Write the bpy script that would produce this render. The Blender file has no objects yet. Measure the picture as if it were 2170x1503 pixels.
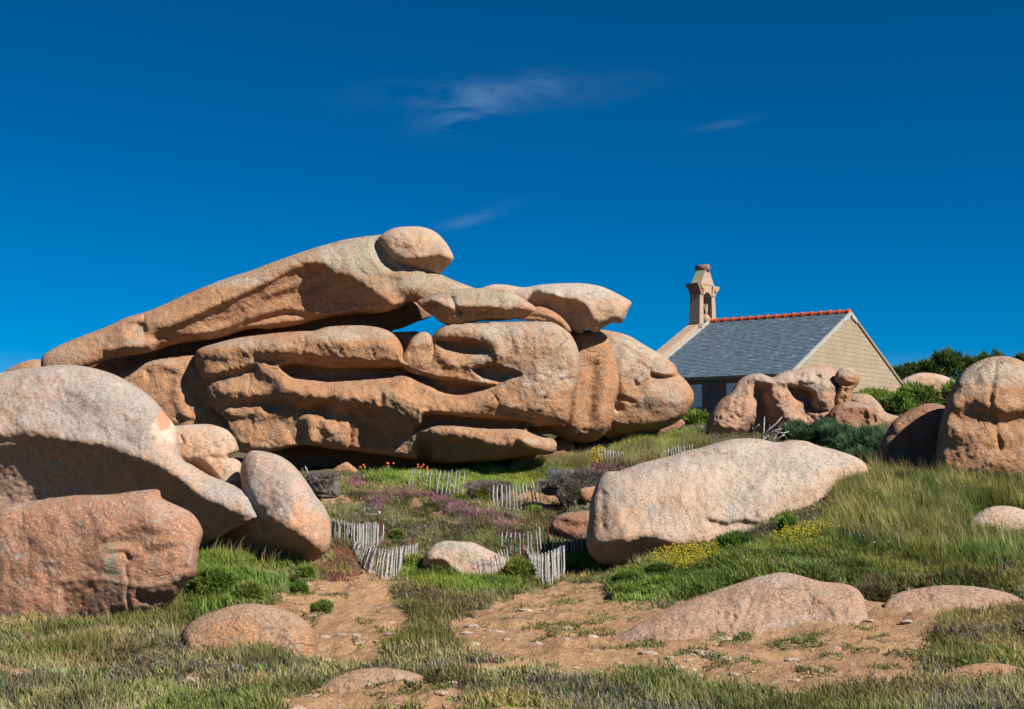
import bpy, math, random
import numpy as np
from math import radians, sin, cos, pi
rnd = random.Random(7)
RNG = np.random.default_rng(11)
S = bpy.context.scene
COL = S.collection
# ------------------------------------------------------------------ camera
W0, H0, F0, HOR = 2170.0, 1503.0, 2900.0, 980.0
PITCH = math.atan((HOR - H0/2)/F0)
cam_d = bpy.data.cameras.new('camera'); cam = bpy.data.objects.new('camera', cam_d); COL.objects.link(cam)
cam_d.sensor_width = 36.0; cam_d.lens = 36.0*F0/W0; cam_d.clip_end = 8000; cam_d.clip_start = .1
cam.location = (0, 0, 0); cam.rotation_euler = (pi/2 + PITCH, 0, 0); S.camera = cam
# ------------------------------------------------------------------ sun and sky
SUN = np.array([.60, -.44, .67]); SUN /= np.linalg.norm(SUN)
EL = math.asin(SUN[2]); AZ = math.atan2(SUN[0], SUN[1])
sd = bpy.data.lights.new('sun', 'SUN'); sd.energy = 5.0; sd.angle = radians(.5); sd.color = (1, .95, .87)
so = bpy.data.objects.new('sun', sd); COL.objects.link(so)
from mathutils import Vector
so.rotation_euler = Vector(SUN).to_track_quat('Z', 'Y').to_euler()
so.location = (30, -20, 40)
S.view_settings.view_transform = 'Standard'; S.view_settings.look = 'None'
S.view_settings.exposure = 0.8; S.view_settings.gamma = 1.0
try: S.view_settings.use_curve_mapping = False
except Exception: pass
CP, SP = math.cos(PITCH), math.sin(PITCH)
def rays(px, py):
    px = np.asarray(px, float); py = np.asarray(py, float)
    a = (px - W0/2)/F0; b = (H0/2 - py)/F0
    y = CP - b*SP; z = SP + b*CP
    return np.stack([a/y, np.ones_like(a), z/y], -1)      # scaled so that Y == 1
def P3(px, py, D): return rays(px, py)*np.asarray(D, float)[..., None]
def proj(P):
    d = P[..., 1]*CP + P[..., 2]*SP; u = -P[..., 1]*SP + P[..., 2]*CP
    d = np.where(np.abs(d) < 1e-3, 1e-3, d)
    return W0/2 + F0*P[..., 0]/d, H0/2 - F0*u/d

world = bpy.data.worlds.new('World'); S.world = world; world.use_nodes = True
def build_world():
    nt = world.node_tree; N = nt.nodes; L = nt.links; N.clear()
    out = N.new('ShaderNodeOutputWorld'); bg = N.new('ShaderNodeBackground'); L.new(bg.outputs[0], out.inputs[0])
    sky = N.new('ShaderNodeTexSky'); sky.sky_type = 'NISHITA'; sky.sun_disc = False
    sky.sun_elevation = EL; sky.sun_rotation = AZ; sky.air_density = .75; sky.dust_density = .1; sky.ozone_density = 4.5; sky.altitude = 2500
    hs = N.new('ShaderNodeHueSaturation'); hs.inputs['Saturation'].default_value = 1.55; hs.inputs['Value'].default_value = 1.0
    hs.inputs['Hue'].default_value = .497
    L.new(sky.outputs[0], hs.inputs['Color'])
    tc = N.new('ShaderNodeTexCoord'); sp = N.new('ShaderNodeSeparateXYZ'); L.new(tc.outputs['Generated'], sp.inputs[0])
    def M(op, a, b=None, c=None):
        n = N.new('ShaderNodeMath'); n.operation = op
        for i, v in enumerate((a, b, c)):
            if v is None: continue
            if isinstance(v, (int, float)): n.inputs[i].default_value = v
            else: L.new(v, n.inputs[i])
        return n.outputs[0]
    ys = M('MAXIMUM', sp.outputs[1], .05)
    u = M('DIVIDE', sp.outputs[0], ys); v = M('DIVIDE', sp.outputs[2], ys)
    cx = N.new('ShaderNodeCombineXYZ'); L.new(u, cx.inputs[0]); L.new(v, cx.inputs[1])
    mp = N.new('ShaderNodeMapping'); L.new(cx.outputs[0], mp.inputs[0]); mp.inputs['Scale'].default_value = (14, 40, 1); mp.inputs['Rotation'].default_value = (0, 0, .35)
    nz = N.new('ShaderNodeTexNoise'); nz.inputs['Scale'].default_value = 1.0; nz.inputs['Detail'].default_value = 8; nz.inputs['Roughness'].default_value = .62; nz.inputs['Distortion'].default_value = .5
    L.new(mp.outputs[0], nz.inputs['Vector'])
    n1 = M('SUBTRACT', nz.outputs[0], .38); n1 = M('MULTIPLY', n1, 2.6); n1 = M('MAXIMUM', n1, 0); n1 = M('MINIMUM', n1, 1)
    tot = None
    # wisps of thin cloud: centre (photo px), half sizes, slant, strength
    for (px, py, rx, ry, sl, st) in ((1060, 195, 200, 30, -.05, .45), (985, 245, 80, 36, -.1, .38), (1010, 458, 56, 12, -.30, .38), (1540, 262, 60, 9, -.2, .12), (1925, 775, 120, 20, 0, .2)):
        r = rays(px, py); a0, b0 = float(r[0]), float(r[2])
        du = M('SUBTRACT', u, a0); dv = M('SUBTRACT', v, b0); dv = M('ADD', dv, M('MULTIPLY', du, sl))
        du = M('DIVIDE', du, rx/F0); dv = M('DIVIDE', dv, ry/F0)
        d2 = M('ADD', M('MULTIPLY', du, du), M('MULTIPLY', dv, dv))
        g = M('MULTIPLY', M('POWER', 2.718, M('MULTIPLY', d2, -1.0)), st)
        tot = g if tot is None else M('ADD', tot, g)
    c = M('MULTIPLY', n1, tot); c = M('MINIMUM', c, .8)
    mx = N.new('ShaderNodeMixRGB'); L.new(c, mx.inputs[0]); L.new(hs.outputs[0], mx.inputs[1]); mx.inputs[2].default_value = (3.4, 5.4, 8.0, 1)
    L.new(mx.outputs[0], bg.inputs[0]); bg.inputs[1].default_value = SKYS
SKYS = 0.050
build_world()
# ------------------------------------------------------------------ noise
def hash3(ix, iy, iz, s):
    n = (ix.astype(np.int64)*374761393 + iy.astype(np.int64)*668265263 + iz.astype(np.int64)*2147483647 + s*1274126177) & 0xffffffff
    n = ((n ^ (n >> 13))*1274126177) & 0xffffffff
    n = n ^ (n >> 16)
    return (n & 0xffff)/32767.5 - 1.0
def vnoise(P, s=0):
    I = np.floor(P); Fr = P - I; Fr = Fr*Fr*(3 - 2*Fr); I = I.astype(np.int64); o = 0
    for dx in (0, 1):
        for dy in (0, 1):
            for dz in (0, 1):
                w = (Fr[..., 0] if dx else 1 - Fr[..., 0])*(Fr[..., 1] if dy else 1 - Fr[..., 1])*(Fr[..., 2] if dz else 1 - Fr[..., 2])
                o = o + w*hash3(I[..., 0] + dx, I[..., 1] + dy, I[..., 2] + dz, s)
    return o
def fbm(P, sc, oct=4, s=0, g=.5):
    o = 0; a = 1; 
    for k in range(oct): o = o + a*vnoise(P*sc + 17.3*k, s + k); a *= g; sc *= 2.03
    return o
def sstep(a, b, x): t = np.clip((x - a)/(b - a), 0, 1); return t*t*(3 - 2*t)
# ------------------------------------------------------------------ object helpers
def link(name, me, mat=None, parent=None, loc=None):
    o = bpy.data.objects.new(name, me); COL.objects.link(o)
    if mat and me is not None and len(me.materials) == 0: me.materials.append(mat)
    if parent is not None: o.parent = parent
    if loc is not None: o.location = loc
    return o
def tag(o, label=None, cat=None, group=None, kind=None):
    if label: o['label'] = label
    if cat: o['category'] = cat
    if group: o['group'] = group
    if kind: o['kind'] = kind
    return o
def empty(name, loc=(0, 0, 0)):
    o = bpy.data.objects.new(name, None); COL.objects.link(o); o.location = loc; o.empty_display_size = .2; return o
def mesh_np(name, V, Fq, smooth=True):
    """Fq: (n,k) int array, or list of polys"""
    me = bpy.data.meshes.new(name)
    V = np.asarray(V, np.float32)
    if isinstance(Fq, np.ndarray):
        n, k = Fq.shape; me.vertices.add(len(V)); me.vertices.foreach_set('co', V.ravel())
        me.loops.add(n*k); me.loops.foreach_set('vertex_index', Fq.astype(np.int32).ravel())
        me.polygons.add(n); me.polygons.foreach_set('loop_start', np.arange(0, n*k, k, dtype=np.int32)); 
        try: me.polygons.foreach_set('loop_total', np.full(n, k, np.int32))
        except Exception: pass
        me.update(calc_edges=True); me.validate()
    else:
        me.from_pydata([tuple(map(float, v)) for v in V], [], [list(map(int, f)) for f in Fq]); me.update()
    if smooth: me.polygons.foreach_set('use_smooth', np.ones(len(me.polygons), bool))
    return me
def set_attr(me, name, vals):
    vals = np.asarray(vals, np.float32)
    if vals.ndim == 1: a = me.attributes.new(name, 'FLOAT', 'POINT'); a.data.foreach_set('value', vals)
    else:
        a = me.attributes.new(name, 'FLOAT_COLOR', 'POINT'); v = np.ones((len(vals), 4), np.float32); v[:, :3] = vals; a.data.foreach_set('color', v.ravel())
class MB:
    def __init__(s): s.v = []; s.f = []
    def add(s, V, F): b = len(s.v); s.v += [tuple(map(float, p)) for p in V]; s.f += [[b + i for i in f] for f in F]
    def hexa(s, p): s.add(p, [(0, 3, 2, 1), (4, 5, 6, 7), (0, 1, 5, 4), (1, 2, 6, 5), (2, 3, 7, 6), (3, 0, 4, 7)])
    def tube(s, pts, rad, n=5):
        pts = [np.array(p, float) for p in pts]; R = rad if hasattr(rad, '__len__') else [rad]*len(pts)
        V = []
        for i, p in enumerate(pts):
            t = pts[min(i + 1, len(pts) - 1)] - pts[max(i - 1, 0)]; t /= (np.linalg.norm(t) + 1e-9)
            a = np.cross(t, (0.3, .9, .1)); a /= np.linalg.norm(a); b = np.cross(t, a)
            for k in range(n): V.append(p + R[i]*(a*cos(2*pi*k/n) + b*sin(2*pi*k/n)))
        F = [(i*n + k, i*n + (k + 1) % n, (i + 1)*n + (k + 1) % n, (i + 1)*n + k) for i in range(len(pts) - 1) for k in range(n)]
        F += [tuple(range(n - 1, -1, -1)), tuple(range((len(pts) - 1)*n, len(pts)*n))]
        s.add(V, F)
    def build(s, name, mat, parent=None, smooth=False):
        me = bpy.data.meshes.new(name); me.from_pydata(s.v, [], s.f); me.update()
        if smooth: me.polygons.foreach_set('use_smooth', np.ones(len(me.polygons), bool))
        return link(name, me, mat, parent)
# ------------------------------------------------------------------ materials
def mat_new(name):
    m = bpy.data.materials.new(name); m.use_nodes = True; nt = m.node_tree; nt.nodes.clear()
    o = nt.nodes.new('ShaderNodeOutputMaterial'); b = nt.nodes.new('ShaderNodeBsdfPrincipled'); nt.links.new(b.outputs[0], o.inputs[0])
    b.inputs['Roughness'].default_value = .9
    try: b.inputs['Specular IOR Level'].default_value = .25
    except Exception: pass
    return m, nt, b
class NG:
    def __init__(s, nt): s.nt = nt; s.tc = nt.nodes.new('ShaderNodeTexCoord')
    def n(s, t): return s.nt.nodes.new(t)
    def l(s, a, b): s.nt.links.new(a, b)
    def noise(s, sc, det=4, ro=.55, dist=0, vec=None, scale=None):
        n = s.n('ShaderNodeTexNoise'); n.inputs['Scale'].default_value = sc; n.inputs['Detail'].default_value = det; n.inputs['Roughness'].default_value = ro; n.inputs['Distortion'].default_value = dist
        v = vec or s.tc.outputs['Object']
        if scale: m = s.n('ShaderNodeMapping'); m.inputs['Scale'].default_value = scale; s.l(v, m.inputs[0]); v = m.outputs[0]
        s.l(v, n.inputs['Vector']); return n.outputs[0]
    def vor(s, sc, feat='F1'):
        n = s.n('ShaderNodeTexVoronoi'); n.inputs['Scale'].default_value = sc; n.feature = feat; s.l(s.tc.outputs['Object'], n.inputs['Vector']); return n.outputs['Distance'], n.outputs['Color']
    def m(s, op, a, b=0., c=None, clamp=False):
        n = s.n('ShaderNodeMath'); n.operation = op; n.use_clamp = clamp
        for i, v in enumerate((a, b, c)):
            if v is None: continue
            if isinstance(v, (int, float)): n.inputs[i].default_value = v
            else: s.l(v, n.inputs[i])
        return n.outputs[0]
    def rng(s, x, a, b, lo=0., hi=1.):
        n = s.n('ShaderNodeMapRange'); n.inputs[1].default_value = a; n.inputs[2].default_value = b; n.inputs[3].default_value = lo; n.inputs[4].default_value = hi; s.l(x, n.inputs[0]); return n.outputs[0]
    def mix(s, f, a, b, mode='MIX'):
        n = s.n('ShaderNodeMixRGB'); n.blend_type = mode
        for i, v in enumerate((f, a, b)):
            if isinstance(v, (int, float)): n.inputs[i].default_value = v
            elif isinstance(v, tuple): n.inputs[i].default_value = v + (1,) if len(v) == 3 else v
            else: s.l(v, n.inputs[i])
        return n.outputs[0]
    def attr(s, name, col=False):
        n = s.n('ShaderNodeAttribute'); n.attribute_name = name; return n.outputs['Color'] if col else n.outputs['Fac']
    def bump(s, h, dist, strength=1., prev=None):
        n = s.n('ShaderNodeBump'); n.inputs['Strength'].default_value = strength; n.inputs['Distance'].default_value = dist; s.l(h, n.inputs['Height'])
        if prev: s.l(prev, n.inputs['Normal'])
        return n.outputs[0]
def granite(name, warm=(.55, .265, .115), warm2=(.40, .18, .075), grey=(.50, .395, .295), bias=0., rough=1.0, gscale=1., crack=.6):
    m, nt, b = mat_new(name); g = NG(nt)
    big = g.noise(.55*gscale, 5, .6, .4); med = g.noise(2.6*gscale, 6, .65); fine = g.noise(13*gscale, 5, .7); grain = g.noise(38*gscale, 3, .7)
    vd, vc = g.vor(30*gscale)
    w = g.m('ADD', g.attr('wth_lit'), g.m('MULTIPLY', g.m('SUBTRACT', big, .5), 1.6)); w = g.m('ADD', w, g.m('MULTIPLY', g.m('SUBTRACT', med, .5), 1.1)); geo = g.n('ShaderNodeNewGeometry'); sx = g.n('ShaderNodeSeparateXYZ'); g.l(geo.outputs['Normal'], sx.inputs[0]); w = g.m('ADD', w, g.m('MULTIPLY', g.m('SUBTRACT', sx.outputs[2], .25), .55)); w = g.m('ADD', w, bias, clamp=True)  # up-facing surfaces painted paler: lit-top contrast put into the weathering colour
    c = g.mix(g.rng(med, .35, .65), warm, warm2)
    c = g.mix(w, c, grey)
    # mineral grains: pale feldspar, dark mica
    c = g.mix(g.rng(grain, .52, .66, 0, .55), c, (.62, .47, .36))
    c = g.mix(g.rng(fine, .46, .34, 0, .7), c, (.14, .085, .055))
    sep = g.n('ShaderNodeSeparateColor'); g.l(vc, sep.inputs[0])
    c = g.mix(g.rng(sep.outputs[0], .82, .9, 0, .45), c, (.12, .10, .09))
    # stains
    st = g.noise(1.4, 6, .7, 1.2, scale=(1, 1, .35)); c = g.mix(g.rng(st, .52, .70, 0, .62), c, (.17, .105, .075))
    # blotches of pale and grey lichen, and fracture lines
    bl = g.noise(2.1, 5, .75, .8); c = g.mix(g.m('MULTIPLY', g.rng(bl, .55, .65), g.rng(g.noise(7, 4, .7), .42, .55), ), c, (.27, .25, .20)); 
    bl2 = g.noise(1.3, 5, .7, .5, scale=(1.3, 1, 1)); c = g.mix(g.rng(bl2, .60, .72, 0, .45), c, (.58, .46, .36))
    mp = g.n('ShaderNodeMapping'); mp.inputs['Scale'].default_value = (.42, .42, 1.05); ds = g.n('ShaderNodeTexNoise'); ds.inputs['Scale'].default_value = 1.1; ds.inputs['Detail'].default_value = 5; g.l(g.tc.outputs['Object'], ds.inputs['Vector'])
    ad = g.n('ShaderNodeVectorMath'); ad.operation = 'MULTIPLY_ADD'; g.l(ds.outputs['Color'], ad.inputs[0]); ad.inputs[1].default_value = (1.1, 1.1, 1.1); g.l(g.tc.outputs['Object'], ad.inputs[2]); g.l(ad.outputs[0], mp.inputs[0])
    cv = g.n('ShaderNodeTexVoronoi'); cv.feature = 'DISTANCE_TO_EDGE'; cv.inputs['Scale'].default_value = .8; g.l(mp.outputs[0], cv.inputs['Vector'])
    cm = g.m('MULTIPLY', g.rng(cv.outputs['Distance'], .016, .003), g.rng(g.noise(.9, 3), .50, .58)); cm = g.m('MULTIPLY', cm, crack); c = g.mix(g.m('MULTIPLY', cm, .75), c, (.06, .04, .03))
    # lichen
    ln = g.noise(9, 5, .8); lm = g.m('MULTIPLY', g.attr('lic'), g.rng(ln, .42, .56)); lm = g.m('MINIMUM', lm, .9)
    c = g.mix(lm, c, (.22, .235, .16))
    sp = g.noise(16, 2, .5); sm = g.m('MULTIPLY', g.rng(sp, .63, .68), g.rng(g.noise(.8, 2), .42, .58)); c = g.mix(g.m('MULTIPLY', sm, .7), c, (.42, .42, .34))
    c = g.mix(g.attr('pal'), c, (.60, .44, .34)); c = g.mix(g.attr('red'), c, (.48, .20, .105))
    c = g.mix(1., c, (.90, .90, .90), 'MULTIPLY'); g.l(c, b.inputs['Base Color'])
    h = g.m('ADD', g.m('MULTIPLY', fine, .5), g.m('MULTIPLY', g.noise(5, 6, .7), 1.0))
    n1 = g.bump(h, .13*rough, .85); n2 = g.bump(grain, .03*rough, .9, n1)
    n3 = g.bump(g.vor(14*gscale)[0], -.03*rough, .55, n2)
    n4 = g.bump(cm, -.05, .8, n3); g.l(n4, b.inputs['Normal'])
    return m
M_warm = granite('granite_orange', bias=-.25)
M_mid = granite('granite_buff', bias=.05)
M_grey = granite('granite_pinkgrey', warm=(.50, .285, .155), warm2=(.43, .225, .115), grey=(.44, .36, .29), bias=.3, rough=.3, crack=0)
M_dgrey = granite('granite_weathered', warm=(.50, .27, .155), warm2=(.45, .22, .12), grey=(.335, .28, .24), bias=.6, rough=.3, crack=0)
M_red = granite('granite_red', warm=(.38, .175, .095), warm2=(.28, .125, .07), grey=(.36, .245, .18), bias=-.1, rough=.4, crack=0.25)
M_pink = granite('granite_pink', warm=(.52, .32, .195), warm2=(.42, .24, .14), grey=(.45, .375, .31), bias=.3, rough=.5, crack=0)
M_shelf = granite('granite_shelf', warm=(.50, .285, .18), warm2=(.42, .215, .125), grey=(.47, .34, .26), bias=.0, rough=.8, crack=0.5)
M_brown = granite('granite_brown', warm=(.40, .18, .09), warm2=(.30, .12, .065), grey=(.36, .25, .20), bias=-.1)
def simple(name, c1, c2, sc=6, rough=.9, bump=.01, bsc=20):
    c1 = tuple(.8*v for v in c1); c2 = tuple(.8*v for v in c2)
    m, nt, b = mat_new(name); g = NG(nt); c = g.mix(g.rng(g.noise(sc, 5, .6), .35, .65), c1, c2); g.l(c, b.inputs['Base Color']); b.inputs['Roughness'].default_value = rough
    if bump: g.l(g.bump(g.noise(bsc, 5, .65), bump), b.inputs['Normal'])
    return m
def leafmat(name, transl=.35):
    m, nt, b = mat_new(name); g = NG(nt); c = g.attr('Col', True)
    g.l(c, b.inputs['Base Color']); b.inputs['Roughness'].default_value = .7
    t = g.n('ShaderNodeBsdfTranslucent'); g.l(c, t.inputs[0]); mx = g.n('ShaderNodeMixShader'); mx.inputs[0].default_value = transl
    out = [n for n in nt.nodes if n.type == 'OUTPUT_MATERIAL'][0]
    g.l(b.outputs[0], mx.inputs[1]); g.l(t.outputs[0], mx.inputs[2]); g.l(mx.outputs[0], out.inputs[0]); return m
M_leaf = leafmat('foliage')
M_picket = simple('weathered_wood', (.58, .56, .54), (.34, .32, .295), 9, .85, .004, 30)
M_rust = simple('rusty_iron', (.20, .055, .02), (.12, .035, .018), 30, .8, .003, 60)
M_wire = simple('fence_wire', (.10, .085, .075), (.16, .11, .08), 40, .6, 0)
M_drift = simple('bleached_wood', (.58, .57, .55), (.30, .29, .28), 12, .8, .004, 40)
M_peat = simple('peat_bank', (.075, .06, .05), (.17, .145, .13), 7, 1, .08, 9)
# ------------------------------------------------------------------ terrain
CTRL = [(-200,1503,17),(100,1503,17),(600,1503,17),(1085,1503,17),(1600,1503,17),(2100,1490,17),
 (60,1330,25),(300,1325,25),(700,1311,26),(1085,1311,26),(1400,1311,26),(1900,1295,25),(2200,1290,25),
 (450,1240,30),(640,1205,33),(740,1255,31),(820,1232,36),(930,1238,33),(1080,1238,34),(1170,1240,36),(1260,1240,33),(1400,1250,29.5),(1500,1205,31),(1700,1185,31.5),(1900,1210,29.5),(2150,1200,29),
 (560,1195,33),(430,1160,36),(200,1100,40),(0,1100,40),(1450,1170,35),(1640,1130,35.5),
 (720,1158,38),(800,1160,40),(900,1125,42),(1000,1125,42),(1100,1095,45),(1200,1160,41),(1060,1165,39.5),
 (700,1070,45),(760,1022,50),(850,1045,48),(950,1055,49),(1100,1082,47.5),(1000,1005,55),(900,1000,56),(1150,1035,52),(1200,992,56),(1280,1005,54),(700,1000,55),(620,1000,56),
 (1900,1003,42),(1800,1032,37.3),(1770,1110,35),(2100,1000,43),(1950,1100,36),(1880,1150,33),
 (1850,960,52),(1720,945,56),(1600,945,58),(1500,935,60),(1430,915,66),(1330,955,58),(1400,945,58),(1260,965,60),
 (1470,897,78),(1900,865,75),(1700,890,75),(1330,915,78),(2150,850,75),(1200,930,80),
 (500,960,70),(200,930,70),(-100,930,70),(900,930,75)]
cp = P3([c[0] for c in CTRL], [c[1] for c in CTRL], [c[2] for c in CTRL])
extra = [(-60, 10, -3.3), (0, 10, -3.25), (60, 10, -3.3), (-60, 120, 3.5), (0, 120, 3.8), (60, 120, 4.0), (-60, 60, 0), (75, 60, 1.5), (-60, 30, -2.6), (60, 30, -2.0), (0, -30, -5), (-120, 120, 3), (120, 120, 3), (-80, -20, -5), (80, -20, -5)]
cp = np.vstack([cp, np.array(extra, float)])
def tps_fit(P, lam=.15):
    n = len(P); d = np.hypot(P[:, None, 0] - P[None, :, 0], P[:, None, 1] - P[None, :, 1]); K = np.where(d > 0, d*d*np.log(d + 1e-9), 0) + lam*np.eye(n)*n*.05
    A = np.zeros((n + 3, n + 3)); A[:n, :n] = K; A[:n, n] = 1; A[:n, n + 1:] = P[:, :2]; A[n, :n] = 1; A[n + 1:, :n] = P[:, :2].T
    return np.linalg.solve(A, np.concatenate([P[:, 2], np.zeros(3)]))
TW = tps_fit(cp)
gx = np.concatenate([-np.geomspace(3000, 27, 26), np.arange(-26, 32, .135), np.geomspace(33, 3000, 26)])
gy = np.concatenate([-np.geomspace(1500, 8, 14), [0, 4], np.geomspace(8, 92, 430), np.geomspace(95, 4000, 30)])
GX, GY = np.meshgrid(gx, gy)
cxx, cyy = np.clip(GX, -90, 90), np.clip(GY, -25, 120)
GZ = np.full(GX.shape, TW[-3]) + TW[-2]*cxx + TW[-1]*cyy
for i, p in enumerate(cp):
    d2 = (cxx - p[0])**2 + (cyy - p[1])**2; GZ += TW[i]*.5*d2*np.log(d2 + 1e-9)
far = sstep(120, 600, np.hypot(GX, GY)); GZ = GZ*(1 - far) + 2.5*far
near = 1 - sstep(90, 200, np.hypot(GX, GY))
PT = np.stack([GX, GY, np.zeros_like(GX)], -1)
GZ += near*(.16*fbm(PT, .35, 3, 3) + .09*fbm(PT, 1.1, 4, 9, .6))
tpx, tpy = proj(np.stack([GX, GY, GZ], -1)); infront = GY > 5
def inpoly(px, py, poly):
    px = np.asarray(px); r = np.zeros(px.shape, bool); n = len(poly)
    for i in range(n):
        x1, y1 = poly[i]; x2, y2 = poly[(i + 1) % n]
        if y1 == y2: continue
        c = ((y1 > py) != (y2 > py)) & (px < (x2 - x1)*(py - y1)/(y2 - y1) + x1); r ^= c
    return r
wob = 16*fbm(PT, 1.6, 3, 21); wob2 = 10*fbm(PT, 1.6, 3, 31)
# terraces in the eroded granite sand in front
SANDP = [[(640,1240),(700,1232),(760,1212),(800,1212),(832,1240),(850,1290),(860,1330),(800,1400),(700,1420),(560,1380),(520,1330),(560,1300),(600,1262)],
 [(1000,1311),(1080,1268),(1180,1240),(1290,1243),(1296,1275),(1400,1290),(1400,1380),(1300,1440),(1100,1430),(980,1380),(940,1330)],
 [(668,1052),(720,1050),(780,1062),(770,1080),(690,1080)], [(868,1062),(900,1066),(985,1122),(975,1130),(920,1100),(868,1072)], [(1085,1045),(1190,1048),(1200,1090),(1130,1092),(1120,1070),(1085,1065)],
 [(1480,1260),(1600,1225),(1800,1240),(1927,1250),(1990,1300),(1960,1440),(1600,1480),(1300,1400),(1380,1310)]]
sand = np.zeros(GX.shape)
for p in SANDP: sand = np.maximum(sand, (inpoly(tpx + wob, tpy + wob2*.5, p) & infront).astype(float))
sand = np.maximum(sand, ((GY < 20) & (GY > -20)).astype(float)*(fbm(PT, .5, 3, 77) > .45))
for _ in range(2): sand[1:-1, 1:-1] = (sand[1:-1, 1:-1]*2 + sand[:-2, 1:-1] + sand[2:, 1:-1] + sand[1:-1, :-2] + sand[1:-1, 2:])/6
led = GZ*5.5 + 1.2*fbm(PT, .9, 3, 55); lf = led - np.floor(led); GZ += near*sand*(.07*sstep(.35, .6, lf) - .08*lf + .07*np.abs(fbm(PT, 2.6, 3, 56)))
GZ += near*(1 - sand)*.10*(1 - np.abs(fbm(PT, 1.5, 3, 66)))*sstep(20, 26, GY)
def hgt(x, y):
    x = np.asarray(x, float); y = np.asarray(y, float)
    i = np.clip(np.searchsorted(gx, x) - 1, 0, len(gx) - 2); j = np.clip(np.searchsorted(gy, y) - 1, 0, len(gy) - 2)
    a = (x - gx[i])/(gx[i + 1] - gx[i]); b = (y - gy[j])/(gy[j + 1] - gy[j])
    return GZ[j, i]*(1 - a)*(1 - b) + GZ[j, i + 1]*a*(1 - b) + GZ[j + 1, i]*(1 - a)*b + GZ[j + 1, i + 1]*a*b
def ground(px, py, dmin=12., dmax=95.):
    r = rays(px, py); D = np.full(r.shape[:-1], np.nan)
    for d in np.geomspace(dmin, dmax, 420):
        hit = np.isnan(D) & (r[..., 2]*d <= hgt(r[..., 0]*d, np.full(r.shape[:-1], d))); D = np.where(hit, d, D)
    return D
ny, nx = GX.shape
idx = np.arange(nx*ny).reshape(ny, nx)
FQ = np.stack([idx[:-1, :-1], idx[:-1, 1:], idx[1:, 1:], idx[1:, :-1]], -1).reshape(-1, 4)
me = mesh_np('ground', np.stack([GX, GY, GZ], -1).reshape(-1, 3), FQ)
set_attr(me, 'sand', sand.ravel())
def ground_mat():
    m, nt, b = mat_new('heath_ground'); g = NG(nt)
    n1 = g.noise(1.2, 6, .65); n2 = g.noise(6, 6, .7); n3 = g.noise(28, 4, .7)
    s = g.mix(g.rng(n1, .35, .65), (.58, .34, .175), (.42, .225, .115)); s = g.mix(g.rng(n2, .5, .7, 0, .7), s, (.66, .46, .30)); s = g.mix(g.rng(n3, .58, .70, 0, .7), s, (.14, .09, .06))
    e = g.mix(g.rng(n2, .35, .65), (.12, .085, .05), (.20, .155, .09)); e = g.mix(g.rng(n1, .45, .6), e, (.085, .10, .035)); e = g.mix(g.rng(n3, .55, .7), e, (.28, .22, .14))
    f = g.m('ADD', g.attr('sand'), g.m('MULTIPLY', g.m('SUBTRACT', n2, .5), .9)); f = g.rng(f, .4, .6)
    g.l(g.mix(1., g.mix(f, e, s), (.78, .78, .78), 'MULTIPLY'), b.inputs['Base Color'])
    h = g.m('ADD', g.m('MULTIPLY', n2, 1.), g.m('MULTIPLY', n3, .35)); g.l(g.bump(g.noise(2.4, 6, .7), .16, 1., g.bump(h, .10)), b.inputs['Normal']); return m
tag(link('ground', me, ground_mat()), kind='structure')
# ------------------------------------------------------------------ boulders
def smooth_poly(pts, n_per=7):
    P = np.array(pts, float); n = len(P); out = []
    for i in range(n):
        p0, p1, p2, p3 = P[i - 1], P[i], P[(i + 1) % n], P[(i + 2) % n]
        for t in np.linspace(0, 1, n_per, endpoint=False):
            out.append(.5*((2*p1) + (-p0 + p2)*t + (2*p0 - 5*p1 + 4*p2 - p3)*t*t + (-p0 + 3*p1 - 3*p2 + p3)*t**3))
    return np.array(out)
def seg_near(Q, poly, closed=True):
    """nearest point, distance, signed side and param along polyline"""
    A = poly; B = np.roll(poly, -1, 0) if closed else poly[1:]
    if not closed: A = poly[:-1]
    L = np.linalg.norm(B - A, axis=1); cum = np.concatenate([[0], np.cumsum(L)]); tot = cum[-1]
    bd = np.full(len(Q), 1e18); bp = np.zeros((len(Q), 2)); sg = np.zeros(len(Q)); tt = np.zeros(len(Q))
    for k in range(len(A)):
        d = B[k] - A[k]; l2 = d@d
        if l2 < 1e-9: continue
        t = np.clip(((Q - A[k])@d)/l2, 0, 1); p = A[k] + t[:, None]*d; e = Q - p; dd = (e*e).sum(1); m = dd < bd
        bd[m] = dd[m]; bp[m] = p[m]; sg[m] = -(d[0]*e[m, 1] - d[1]*e[m, 0]); tt[m] = (cum[k] + t[m]*L[k])/tot
    return bp, np.sqrt(bd), np.sign(sg), tt
def solve_poisson(mask, it):
    def rel(m, u, it):
        for _ in range(it):
            v = np.zeros_like(u); v[1:-1, 1:-1] = .25*(u[:-2, 1:-1] + u[2:, 1:-1] + u[1:-1, :-2] + u[1:-1, 2:] + 1.); u = np.where(m, v, 0)
        return u
    h, w = mask.shape
    if min(h, w) > 24:
        c = mask[::2, ::2]; uc = solve_poisson(c, it)*4
        u = np.repeat(np.repeat(uc, 2, 0), 2, 1)[:h, :w]; u = np.where(mask, u, 0); return rel(mask, u, it)
    return rel(mask, np.zeros(mask.shape), it*3)
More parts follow.
